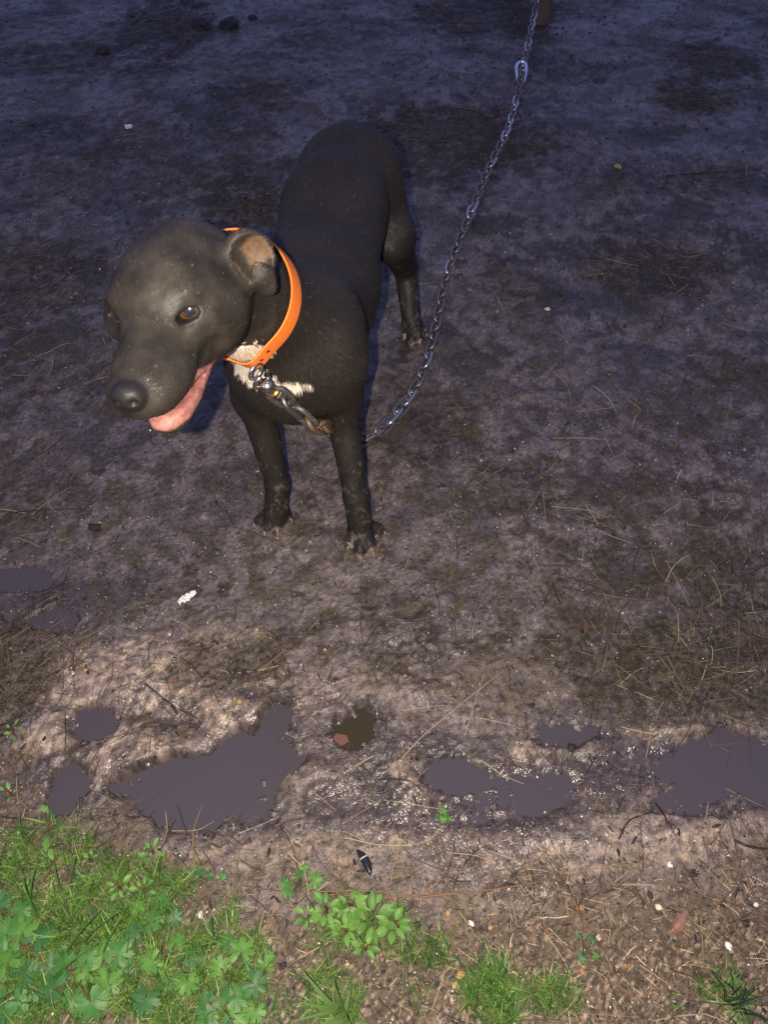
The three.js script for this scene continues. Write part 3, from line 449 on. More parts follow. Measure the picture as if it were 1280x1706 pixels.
{
  const r = rng(501);
  // places in the yard, denser where the picture is nearer
  const anywhere = () => { const z = .1 - 5.1 * Math.pow(r(), 1.7), w = .75 + .62 * Math.max(0, -z); return [(r() * 2 - 1) * w, z]; };
  const needle = (bend, kink) => {                                   // x: length 1; y, z in units of the thickness
    const seg = 7, pos = [], idx = []; for (let i = 0; i <= seg; i++) { const t = i / seg, z = bend * (4 * t * (1 - t)) + kink * Math.max(0, t - .6), w = (1 - .45 * t) * (i === 0 || i === seg ? .5 : 1); for (let k = 0; k < 4; k++) { const a = (k + .5) / 4 * Math.PI * 2; pos.push(t - .5, Math.sin(a) * w * .8, z * 60 + Math.cos(a) * w); } }
    for (let i = 0; i < seg; i++) for (let k = 0; k < 4; k++) { const a = i * 4 + k, b = i * 4 + (k + 1) % 4; idx.push(a, a + 4, b, b, a + 4, b + 4); }
    const g = new THREE.BufferGeometry(); g.setAttribute('position', new THREE.Float32BufferAttribute(pos, 3)); g.setIndex(idx); g.computeVertexNormals(); return g;
  };
  const dull = std({ rgb: [1, 1, 1], roughness: .62 }), wet = std({ rgb: [1, 1, 1], roughness: .34 }), glossy = phys({ rgb: [1, 1, 1], roughness: .22 });
  const strawTone = () => { const k = r(), b = .55 + .7 * r(); return k < .13 ? [.30 * b, .24 * b, .14 * b] : k < .42 ? [.14 * b, .095 * b, .045 * b] : k < .8 ? [.055 * b, .036 * b, .02 * b] : [.022 * b, .017 * b, .012 * b]; };
  [[.025, 0, 'pale straw and grass stems trodden into the mud'], [-.04, .25, 'bent straw and pine needles trodden into the mud'], [.008, 0, 'short broken straw lying on the mud']].forEach(([bend, kink, label], k) => scatter('fallen_straw', label, 'straw', needle(bend, kink), dull, k === 2 ? 26000 : 11000, () => {
    const [x, z] = anywhere(), s = survey(x, z); if (r() > .07 + 1.0 * s.matted + (s.verge > -.06 ? .40 : 0) + .10 * smooth(-.9, -.5, z) - .4 * s.basin) return null;
    const L = (k === 2 ? .012 + .025 * r() : .03 + .09 * r() * r()), w = (.0003 + .0005 * r() * r()) * (z < -1.6 ? 1.5 : 1), c = strawTone();
    return { p: V(x, height(x, z, s) + .0012 + .003 * r() * r(), z), e: [(r() - .5) * .3, r() * 6.28, (r() - .5) * .16], s: V(L, w, L / 60), c };
  }));
  scatter('straw_flakes', 'broad broken straw flakes and bark strips on the verge', 'straw', needle(.006, .1), dull, 9000, () => {
    const x = -.25 + 1.1 * r(), z = -.42 + .5 * r(), s = survey(x, z); if (s.verge < -.03 || r() > .30 + .5 * smooth(.02, .25, x) - .8 * s.green) return null;
    const L = .008 + .030 * r() * r(), w = .0006 + .0010 * r() * r(), k = r(), b = .5 + .8 * r(), c = k < .25 ? [.33, .25, .14] : k < .55 ? [.17, .11, .06] : k < .7 ? [.13, .055, .03] : [.045, .03, .018];
    return { p: V(x, height(x, z, s) + .001 + .004 * r() * r(), z), e: [(r() - .5) * .5, r() * 6.28, (r() - .5) * .3], s: V(L, w * .5, w), c: c.map((v) => v * b) };
  });
  // crumbs of mud, bark and leaf
  const lump = (seed, flat) => { const g = new THREE.IcosahedronGeometry(1, 1), q = g.attributes.position, n = createNoise3D(rng(seed)); for (let i = 0; i < q.count; i++) { const x = q.getX(i), y = q.getY(i), z = q.getZ(i), k = 1 + .32 * n(x * 1.3, y * 1.3, z * 1.3) + .2 * n(x * 3, y * 3, z * 3); q.setXYZ(i, x * k * 1.2, y * k * flat, z * k * .85); } g.computeVertexNormals(); return g; };
  scatter('mud_crumbs', 'small wet crumbs of mud and grit all over the ground', 'mud', lump(1, .7), wet, 90000, () => {
    const [x, z] = anywhere(), s = survey(x, z); if (r() < .75 * s.basin) return null; if (z < -1.2 && r() < .5) return null; const h = height(x, z, s), a = (.0007 + .0030 * Math.pow(r(), 3.5)) * (z < -1.6 ? 1.5 : 1), t = tone(x, z, s), b = .55 + .9 * r();
    return { p: V(x, h + a * .15, z), e: [r() * .6, r() * 6.28, r() * .6], s: V(a, a, a * (.7 + .6 * r())), c: t.map((v) => v * b) };
  });
  scatter('bark_crumbs', 'black and dark brown crumbs of bark and leaf in the mud', 'bark', lump(2, .35), dull, 26000, () => {
    const [x, z] = anywhere(), s = survey(x, z); if (r() > .16 + .75 * s.matted + (s.verge > -.08 ? .5 : 0)) return null; const a = (.0008 + .0032 * Math.pow(r(), 3.5)) * (z < -1.6 ? 1.4 : 1), b = .6 + .8 * r(), c = r() < .5 ? [.016, .013, .012] : r() < .6 ? [.042, .028, .018] : [.085, .056, .032];
    return { p: V(x, height(x, z, s) + a * .2, z), e: [(r() - .5) * .8, r() * 6.28, (r() - .5) * .8], s: V(a * (1 + 2.2 * r()), a, a * .8), c: c.map((v) => v * b) };
  });
  scatter('gravel', 'wet sand grains and tiny gravel, tan, white and orange', 'gravel', lump(3, .8), glossy, 11000, () => {
    const [x, z] = anywhere(), s = survey(x, z); if (z < -2.2 || r() > .12 + .8 * s.pale + (s.verge > -.03 ? .40 : 0) + .06 * smooth(.05, .3, s.basin)) return null; const h = height(x, z, s); if (h < WATER) return null;
    const a = .0007 + .0024 * Math.pow(r(), 4), k = r(), b = .6 + .5 * r(), c = k < .5 ? [.34, .26, .19] : k < .68 ? [.62, .58, .52] : k < .8 ? [.50, .25, .08] : k < .9 ? [.40, .17, .11] : [.12, .10, .09];
    return { p: V(x, h + a * .3, z), e: [r() * 3, r() * 6.28, r() * 3], s: V(a, a * .8, a * (.7 + .5 * r())), c: c.map((v) => v * b) };
  });
  // pebbles one can point at
  const pebbleShapes = [5, 6, 7].map((k) => { const g = new THREE.IcosahedronGeometry(1, 2), q = g.attributes.position, n = createNoise3D(rng(k * 31)); for (let i = 0; i < q.count; i++) { const x = q.getX(i), y = q.getY(i), z = q.getZ(i), w = 1 + .30 * n(x, y, z) + .12 * n(x * 2.6, y * 2.6, z * 2.6); q.setXYZ(i, x * w * 1.15, y * w * .7, z * w); } g.computeVertexNormals(); return g; });
  const stoneTone = { cream: [.52, .45, .33], white: [.62, .59, .54], orange: [.36, .14, .05], amber: [.38, .23, .08], pink: [.38, .23, .18], black: [.014, .012, .011], red: [.28, .07, .04] }, stoneMat = {};
  for (const k in stoneTone) stoneMat[k] = phys({ rgb: stoneTone[k], roughness: k === 'black' ? .7 : .4 });
  const stones = [[913, 515, 6, 'cream', 'cream pebble alone on the mud right of the chain'], [1030, 280, 6, 'amber', 'amber pebble on bluish mud right of the chain'], [214, 211, 6, 'white', 'small white chip on dark mud behind the dog\'s head'],
    [124, 1126, 4, 'white', 'white pebble on the pale sandy patch'], [290, 1143, 4, 'red', 'tiny red pebble on the pale sandy patch'], [402, 1177, 5, 'amber', 'amber chip on the sandy spit beside the large puddle'], [152, 1308, 4, 'orange', 'orange pebble in the mud below the sandy mound'], [82, 1032, 5, 'pink', 'pink pebble beside the bluish puddle'], [146, 1122, 4, 'amber', 'yellow pebble on the pale sandy patch'],
    [1098, 1511, 6, 'cream', 'cream pebble in the straw above the brown leaf'], [1116, 1442, 5, 'white', 'white pebble at the edge of the pale mud'], [965, 1515, 5, 'orange', 'orange pebble in the straw right of the weeds'], [969, 1620, 6, 'orange', 'orange pebble below the round-leaved seedling'], [954, 1634, 6, 'pink', 'pink pebble below the round-leaved seedling'], [1208, 1580, 7, 'white', 'white pebble right of the brown leaf'], [1258, 1509, 5, 'white', 'white pebble at the right edge of the straw'], [995, 1564, 5, 'cream', 'cream chip in the straw left of the brown leaf'],
    [746, 1522, 5, 'amber', 'amber pebble on the soil right of the leafy weeds'], [785, 1540, 5, 'white', 'round white pebble on the soil right of the leafy weeds'], [817, 1546, 5, 'amber', 'amber pebble beside a round white pebble'], [768, 1629, 8, 'amber', 'yellow stone between two grass tufts'], [757, 1645, 6, 'amber', 'smaller yellow stone between two grass tufts'], [638, 1590, 5, 'amber', 'amber pebble under the leafy weeds'], [450, 1570, 6, 'pink', 'pink stone on bare soil beside the grass'], [579, 1607, 4, 'amber', 'small amber pebble on bare soil below the leafy weeds'], [336, 1527, 5, 'white', 'white pebble in the grass'],
    [1158, 1455, 8, 'black', 'black stone in the pale mud at the verge'], [1084, 1490, 7, 'black', 'black stone beside a cream pebble'], [1240, 1542, 11, 'black', 'large black clod in the straw at the right edge'], [696, 1541, 8, 'black', 'black clod right of the leafy weeds'], [473, 1611, 8, 'black', 'black clod on bare soil beside the grass'], [335, 46, 16, 'black', 'left one of two round black clods far behind the dog'], [383, 46, 17, 'black', 'right one of two round black clods far behind the dog'], [421, 33, 9, 'black', 'small flat black clod beside the two round ones'], [953, 1246, 11, 'black', 'dark stone standing in the shallow puddle'], [157, 878, 12, 'black', 'blue-black lump on the mud below the dog\'s nose'], [375, 1233, 6, 'black', 'black pebble at the edge of the large puddle'], [172, 88, 12, 'black', 'dark clod on the far mud at the left'], [524, 1046, 6, 'black', 'small black crumb below the dog\'s front paws'], [560, 1135, 6, 'black', 'black crumb on the rough mud above the olive puddle']];
  stones.forEach(([u, v, px, kind, label], k) => {
    const p = onGround(u, v), d = p.distanceTo(EYE), a = px / FOCAL * d * (kind !== 'black' ? .72 : px > 13 ? .8 : .62), o = mesh(numbered(kind === 'black' ? 'clod' : 'pebble'), pebbleShapes[k % 3], stoneMat[kind]); o.scale.setScalar(a); o.rotation.y = k * 1.7;
    o.position.copy(p); o.position.y += a * .15; o.scale.set(a * (.85 + .4 * r()), a, a * (.8 + .35 * r())); put(o, label, kind === 'black' ? 'clod' : 'pebble', kind === 'black' ? 'dark clods on the ground' : 'pebbles on the ground');
  });
  // straws one can point at: [points in the picture, thickness in mm, colour]
  const tan = std({ rgb: [.40, .32, .19], roughness: .5 }), ochre = std({ rgb: [.22, .155, .075], roughness: .5 }), rusty = std({ rgb: [.17, .075, .035], roughness: .45 }), black = std({ rgb: [.016, .013, .012], roughness: .5 });
  const marks = [[590, 1212, 'the olive puddle'], [335, 1310, 'the large puddle'], [1215, 1290, 'the right-hand puddle'], [940, 1225, 'the dark stone in the shallow puddle'], [608, 1436, 'the black seed pod'], [610, 1545, 'the leafy weeds'], [1128, 1541, 'the brown leaf'], [800, 1650, 'the dense bright tuft'], [738, 1362, 'the lone green seedling'], [312, 996, 'the white scrap'], [913, 515, 'the lone cream pebble'], [605, 905, 'the dog\'s left front paw'], [215, 670, 'the dog\'s nose'], [225, 1262, 'the sandy mound'], [970, 1592, 'the round-leaved seedling'], [1215, 1680, 'the dark upright tuft'], [1158, 1455, 'the black stone'], [785, 1540, 'the round white pebble'], [735, 500, 'the chain'], [335, 46, 'the two round black clods'], [120, 1560, 'the cranesbill grass'], [975, 1045, 'the dark oval leaf'], [1090, 440, 'the flattened dead grass'], [1250, 1410, 'the short black twig']], usedLabels = new Set();
  const tell = (what, pts) => {                                    // says which one: length, run, nearest landmark
    const u = (pts[0] + pts[pts.length - 2]) / 2, v = (pts[1] + pts[pts.length - 1]) / 2, dx = pts[pts.length - 2] - pts[0], dy = pts[pts.length - 1] - pts[1], L = Math.hypot(dx, dy), run = Math.abs(dx) > 2.2 * Math.abs(dy) ? 'level' : Math.abs(dy) > 2.2 * Math.abs(dx) ? 'upright' : dx * dy > 0 ? 'falling' : 'rising';
    const near = marks.map(([a, b, n]) => [Math.hypot(a - u, b - v), u - a, v - b, n]).sort((a, b) => a[0] - b[0]);
    for (const [, du, dv, n] of near.slice(0, 4)) { const side = Math.abs(du) > Math.abs(dv) ? (du < 0 ? 'left of' : 'right of') : dv < 0 ? 'above' : 'below', s = `${L > 110 ? 'long' : L > 50 ? 'medium' : 'short'} ${what} running ${run}, ${side} ${n}`; if (!usedLabels.has(s)) { usedLabels.add(s); return s; } }
    return `${what} on the mud near ${near[0][3]}`;
  };
  const stalks = [[[670, 1265, 700, 1232, 760, 1180, 835, 1120], 1.3, tan], [[775, 1225, 790, 1175, 808, 1122], 1.1, tan], [[575, 1396, 640, 1408, 710, 1402, 740, 1375], 1.3, tan], [[500, 1382, 545, 1395, 580, 1398], 1, ochre], [[640, 1332, 690, 1343, 750, 1348], 1.2, tan], [[668, 1186, 740, 1174], 1, tan], [[488, 1183, 530, 1156, 598, 1128], 1, tan], [[1086, 1205, 1082, 1235, 1078, 1262], 1.2, tan], [[1172, 1280, 1210, 1308, 1280, 1345], 1.4, ochre], [[1030, 1142, 1090, 1165], 1, tan], [[188, 1372, 245, 1364], 1.2, ochre], [[285, 1382, 330, 1382, 355, 1365], 1, tan], [[400, 1388, 440, 1372, 465, 1360], 1, tan], [[800, 1196, 850, 1208, 900, 1222], 1, tan], [[800, 1265, 840, 1290, 880, 1304], 1.2, tan], [[935, 1455, 1000, 1448, 1060, 1440, 1160, 1415, 1200, 1385], 1.3, ochre], [[745, 1420, 790, 1425, 830, 1438], 1, tan], [[525, 1320, 560, 1350], .9, tan], [[1060, 1450, 1130, 1475, 1190, 1500], 1, ochre], [[935, 1490, 980, 1500, 1015, 1508], 1.3, tan], [[1055, 1545, 1072, 1558], 2.2, tan], [[1130, 1585, 1150, 1590], 2.4, tan], [[1165, 1530, 1168, 1606], 1.8, ochre], [[970, 1560, 1018, 1535], 1.8, ochre], [[972, 1500, 974, 1565], 1.6, ochre], [[1062, 1612, 1100, 1640, 1130, 1662], 2.4, ochre], [[1025, 1625, 1060, 1655, 1095, 1678], 1.4, tan], [[905, 1555, 930, 1590, 950, 1625], 1.2, tan], [[975, 1675, 990, 1682], 2.2, tan], [[955, 1690, 1060, 1698], 1.3, ochre], [[1150, 1610, 1195, 1620], 1.2, ochre],
    [[920, 846, 980, 852, 1008, 862], 1, tan], [[960, 862, 1000, 874, 1050, 895], 1, ochre], [[1000, 885, 1020, 895, 1050, 905], 1, tan], [[905, 818, 908, 860, 912, 898], .9, tan], [[922, 732, 980, 735, 1015, 735], 1, tan], [[965, 785, 1010, 780], 1, ochre], [[1010, 430, 1040, 440, 1065, 444], 1.4, tan], [[1080, 440, 1150, 446], 1.2, ochre], [[1198, 840, 1280, 836], 1, tan], [[1190, 890, 1215, 855], 1, tan], [[925, 625, 945, 645, 952, 678], .9, tan], [[1110, 935, 1135, 985, 1150, 1010], 1, tan], [[690, 475, 740, 468], .9, tan], [[215, 268, 300, 255, 315, 248], 1, ochre], [[75, 590, 110, 578, 125, 574], 1, tan], [[280, 340, 315, 325], 1, tan], [[870, 615, 900, 618], .8, tan], [[815, 885, 835, 840], .9, ochre], [[140, 1545, 100, 1490, 82, 1530, 95, 1600, 118, 1640].slice(4), 1.8, tan], [[480, 1420, 505, 1450, 515, 1490], 1.8, tan]];
  for (const [pts, mm, mat] of stalks) { const q = []; for (let i = 0; i < pts.length; i += 2) q.push(onGround(pts[i], pts[i + 1], mm * .0008 + (i > 0 && i < pts.length - 2 ? .003 : .001))); const c = q[0].clone().add(q[q.length - 1]).multiplyScalar(.5), g = straw(q, mm * .00058, mm * .0003, 12); g.translate(-c.x, -c.y, -c.z); const o = mesh(numbered('straw_stalk'), g, mat); o.position.copy(c); put(o, tell(mat === tan ? 'pale straw stalk' : 'ochre straw stalk', pts), 'straw', 'loose straw stalks'); }
  const needles = [[[0, 1396, 60, 1402, 140, 1412, 200, 1405], 1.6], [[520, 1486, 600, 1484, 700, 1492], 1.5], [[530, 1490, 620, 1493, 720, 1495], 1.2], [[700, 1494, 800, 1485, 900, 1470, 975, 1455], 1.6], [[640, 1496, 720, 1490, 790, 1488], 1.1], [[1205, 1205, 1235, 1228, 1240, 1262], 1], [[1190, 1235, 1220, 1250, 1245, 1285], 1], [[900, 1545, 930, 1570, 955, 1592], 1.6], [[1000, 1630, 1030, 1650, 1045, 1662], 1.6], [[150, 1410, 185, 1395, 200, 1388], 1.3]];
  for (const [pts, mm] of needles) { const q = []; for (let i = 0; i < pts.length; i += 2) q.push(onGround(pts[i], pts[i + 1], mm * .0008 + .0025)); const c = q[0].clone(), g = straw(q, mm * .0009, mm * .0004, 12); g.translate(-c.x, -c.y, -c.z); const o = mesh(numbered('pine_needle'), g, rusty); o.position.copy(c); put(o, tell('rust-brown pine needle', pts), 'pine needle', 'rust-brown pine needles'); }
  const twigs = [[[1222, 1400, 1245, 1412, 1282, 1418], 2.6, 'short black twig at the right edge of the pale mud'], [[20, 853, 70, 850, 124, 848], 1.4, 'thin straight black twig on bluish mud at the left'], [[100, 1290, 112, 1240, 110, 1190], 1.4, 'dark twig beside the small puddle'], [[222, 1222, 280, 1214, 340, 1210], 1.3, 'dark forked twig on the sandy mound'], [[245, 1145, 290, 1180, 330, 1200], 1.2, 'thin dark twig across the pale sandy patch'], [[1030, 1400, 1045, 1372, 1085, 1355], 1.3, 'dark twig on the pale mud near the right puddle'], [[1095, 1335, 1105, 1360, 1108, 1378], 1.8, 'stubby dark twig beside the right puddle'], [[630, 1298, 680, 1306, 705, 1325], 1.4, 'dark twig on the pale spit of mud'], [[700, 1650, 690, 1600, 660, 1540], 1.6, 'dark green-black stem leaning out of the leafy weeds'], [[1110, 295, 1180, 290, 1270, 284], 3, 'dark twig on the far mud at the right'], [[1012, 1378, 1020, 1390], 1.4, 'tiny dark twig on the pale mud']];
  for (const [pts, mm, label] of twigs) { const q = []; for (let i = 0; i < pts.length; i += 2) q.push(onGround(pts[i], pts[i + 1], mm * .0008 + (i ? .003 : .001))); const c = q[0].clone(), g = straw(q, mm * .0010, mm * .0006, 14), a = g.attributes.position; for (let i = 0; i < a.count; i++) a.setXYZ(i, a.getX(i) + .0008 * n3(a.getX(i) * 300, 0, a.getZ(i) * 300), a.getY(i), a.getZ(i) + .0008 * n3(a.getX(i) * 300, 9, a.getZ(i) * 300)); g.translate(-c.x, -c.y, -c.z); g.computeVertexNormals(); const o = mesh(numbered('twig'), g, black); o.position.copy(c); put(o, label, 'twig', 'dark twigs on the mud'); }
}
{ // odd things lying about
  const scrapAt = onGround(312, 996, .004), g = new THREE.PlaneGeometry(.038, .015, 22, 10); g.rotateX(-Math.PI / 2); const q = g.attributes.position;
  for (let i = 0; i < q.count; i++) { const x = q.getX(i), z = q.getZ(i), e = 1 - .55 * Math.pow(Math.abs(x) / .019, 2) + .18 * n2(x * 260, z * 260); q.setXYZ(i, x, .0032 * n2(x * 160 + 5, z * 160) + .0018 * n2b(x * 420, z * 420), z * e); }
  const g2 = g.clone(); g2.translate(0, -.0011, 0); g2.index.array.reverse(); const m = mergeGeometries([g, g2]); m.computeVertexNormals();
  const scrap = mesh('crumpled_scrap', m, std({ rgb: [.72, .70, .64], roughness: .45, side: THREE.DoubleSide })); scrap.position.copy(scrapAt); scrap.rotation.y = .75; put(scrap, 'crumpled white scrap on the mud below the dog\'s right front paw', 'scrap');
  const pod = new THREE.Group(); pod.name = 'seed_pod'; pod.position.copy(onGround(610, 1436, .006)); pod.rotation.y = -1.05;
  const pg = new THREE.LatheGeometry([[.0001, -.021], [.0030, -.017], [.0058, -.008], [.0066, .002], [.0052, .012], [.0024, .019], [.0001, .022]].map(([a, b]) => new THREE.Vector2(a, b)), 18); pg.rotateZ(Math.PI / 2); { const a = pg.attributes.position; for (let i = 0; i < a.count; i++) a.setXYZ(i, a.getX(i), a.getY(i) * .75 + .0006 * n3(a.getX(i) * 300, a.getY(i) * 300, a.getZ(i) * 300), a.getZ(i) + 9 * a.getX(i) * a.getX(i)); } pg.computeVertexNormals();
  mesh('shell', pg, phys({ rgb: [.012, .012, .014], roughness: .22 }), pod); const band = mesh('pale_band', new THREE.TorusGeometry(.0058, .0011, 6, 20), std({ rgb: [.45, .42, .36], roughness: .5 }), pod); band.rotation.y = Math.PI / 2; band.position.set(-.006, 0, .0004); band.scale.set(1, .76, 1);
  put(pod, 'glossy black seed pod with a pale band on the muddy verge', 'seed pod');
  const leafShape = (L, W, n, lob) => { const pos = [], idx = []; for (let i = 0; i <= n; i++) { const t = i / n, w = W * Math.pow(Math.sin(Math.PI * Math.min(.995, .04 + t * .94)), .8) * (1 + lob * Math.sin(t * 22)); for (const s of [-1, -.5, 0, .5, 1]) pos.push((t - .5) * L, .004 * Math.abs(s) * (1 + Math.sin(t * 5)) + .003 * Math.sin(t * 3), s * w); } for (let i = 0; i < n; i++) for (let k = 0; k < 4; k++) { const a = i * 5 + k; idx.push(a, a + 1, a + 5, a + 1, a + 6, a + 5); } const h = new THREE.BufferGeometry(); h.setAttribute('position', new THREE.Float32BufferAttribute(pos, 3)); h.setIndex(idx); h.computeVertexNormals(); return h; };
  const leaf = mesh('fallen_leaf', leafShape(.034, .0085, 14, .13), std({ rgb: [.20, .098, .066], roughness: .6, side: THREE.DoubleSide })); leaf.position.copy(onGround(1126, 1541, .004)); leaf.rotation.set(.1, .75, .12); put(leaf, 'reddish brown dead leaf lying on the straw', 'leaf');
  const leaf2 = mesh(numbered('fallen_leaf') === 'fallen_leaf' ? 'fallen_leaf_001' : 'fallen_leaf_002', leafShape(.03, .008, 12, .06), std({ rgb: [.085, .05, .03], roughness: .6, side: THREE.DoubleSide })); leaf2.position.copy(onGround(975, 1045, .003)); leaf2.rotation.y = 1.4; put(leaf2, 'dark brown oval leaf on the mossy mud above the puddles', 'leaf');
  const sh = new THREE.Shape([[-.018, -.012], [.016, -.016], [.020, -.002], [.002, .016], [-.014, .010]].map(([a, b]) => new THREE.Vector2(a, b))), cg = new THREE.ExtrudeGeometry(sh, { depth: .010, bevelEnabled: true, bevelSize: .0015, bevelThickness: .0015, bevelSegments: 2 }); cg.rotateX(-Math.PI / 2);
  const chip = mesh('brick_chip', cg, std({ rgb: [.105, .036, .022], roughness: .7 })); const cp = spot(566, 1228); chip.position.set(cp.x, WATER - .0085, cp.z); chip.scale.set(.7, 1, .7); chip.rotation.set(.12, .6, .10); put(chip, 'red-brown brick chip breaking the surface of the olive puddle', 'brick chip');
  // dead tufts far back
  const deadMat = [std({ rgb: [.055, .038, .020], roughness: .7, side: THREE.DoubleSide }), std({ rgb: [.11, .078, .040], roughness: .7, side: THREE.DoubleSide })], r = rng(88);
  for (const [u, v, rad, n, label] of [[1190, 108, .16, 260, 'dark dead grass tuft on the far mud at the right'], [1160, 165, .11, 160, 'smaller dead grass tuft below the dark one at the right'], [760, 235, .24, 420, 'flattened dead grass patch between the dog and the chain'], [805, 25, .30, 320, 'dark dead grass beside the wooden stake'], [270, 48, .20, 260, 'dead grass tuft beside the round black clods'], [432, 340, .10, 160, 'dead grass just behind the orange collar'], [1090, 448, .16, 200, 'flattened dead grass on the mud right of the chain'], [30, 1110, .10, 200, 'dark dead grass at the left edge of the sandy patch'], [1190, 1130, .16, 260, 'dark dead grass above the right-hand puddle'], [60, 455, .16, 150, 'thin dead grass on the mud left of the dog\'s head']]) {
    const c = onGround(u, v), pos = [[], []], idx = [[], []];
    for (let i = 0; i < n; i++) { const k = r() < .3 ? 1 : 0, a = r() * 6.28, d = rad * Math.sqrt(r()), x = Math.cos(a) * d * 1.3, z = Math.sin(a) * d * .8, dir = r() * 6.28, L = .03 + .06 * r(), up = .05 + .45 * r() * r(), w = .0007 + .0006 * r(), y0 = height(c.x + x, c.z + z) - c.y, b = pos[k].length / 3, sx = -Math.sin(dir) * w, sz = Math.cos(dir) * w;
      for (let s = 0; s <= 3; s++) { const t = s / 3, e = 1 - .8 * t, px = x + Math.cos(dir) * L * t, pz = z + Math.sin(dir) * L * t, py = y0 + .002 + L * up * (t - .55 * t * t); pos[k].push(px + sx * e, py, pz + sz * e, px - sx * e, py + .0005, pz - sz * e); if (s) { const q0 = b + (s - 1) * 2; idx[k].push(q0, q0 + 1, q0 + 2, q0 + 1, q0 + 3, q0 + 2); } } }
    const t = new THREE.Group(); t.name = numbered('dead_grass_tuft'); t.position.copy(c);
    pos.forEach((p, k) => { const h = new THREE.BufferGeometry(); h.setAttribute('position', new THREE.Float32BufferAttribute(p, 3)); h.setIndex(idx[k]); h.computeVertexNormals(); const o = mesh(k ? 'pale_blades' : 'dark_blades', h, deadMat[k], t); o.userData.kind = 'stuff'; });
    put(t, label, 'dead grass', 'dead grass tufts');
  }
}
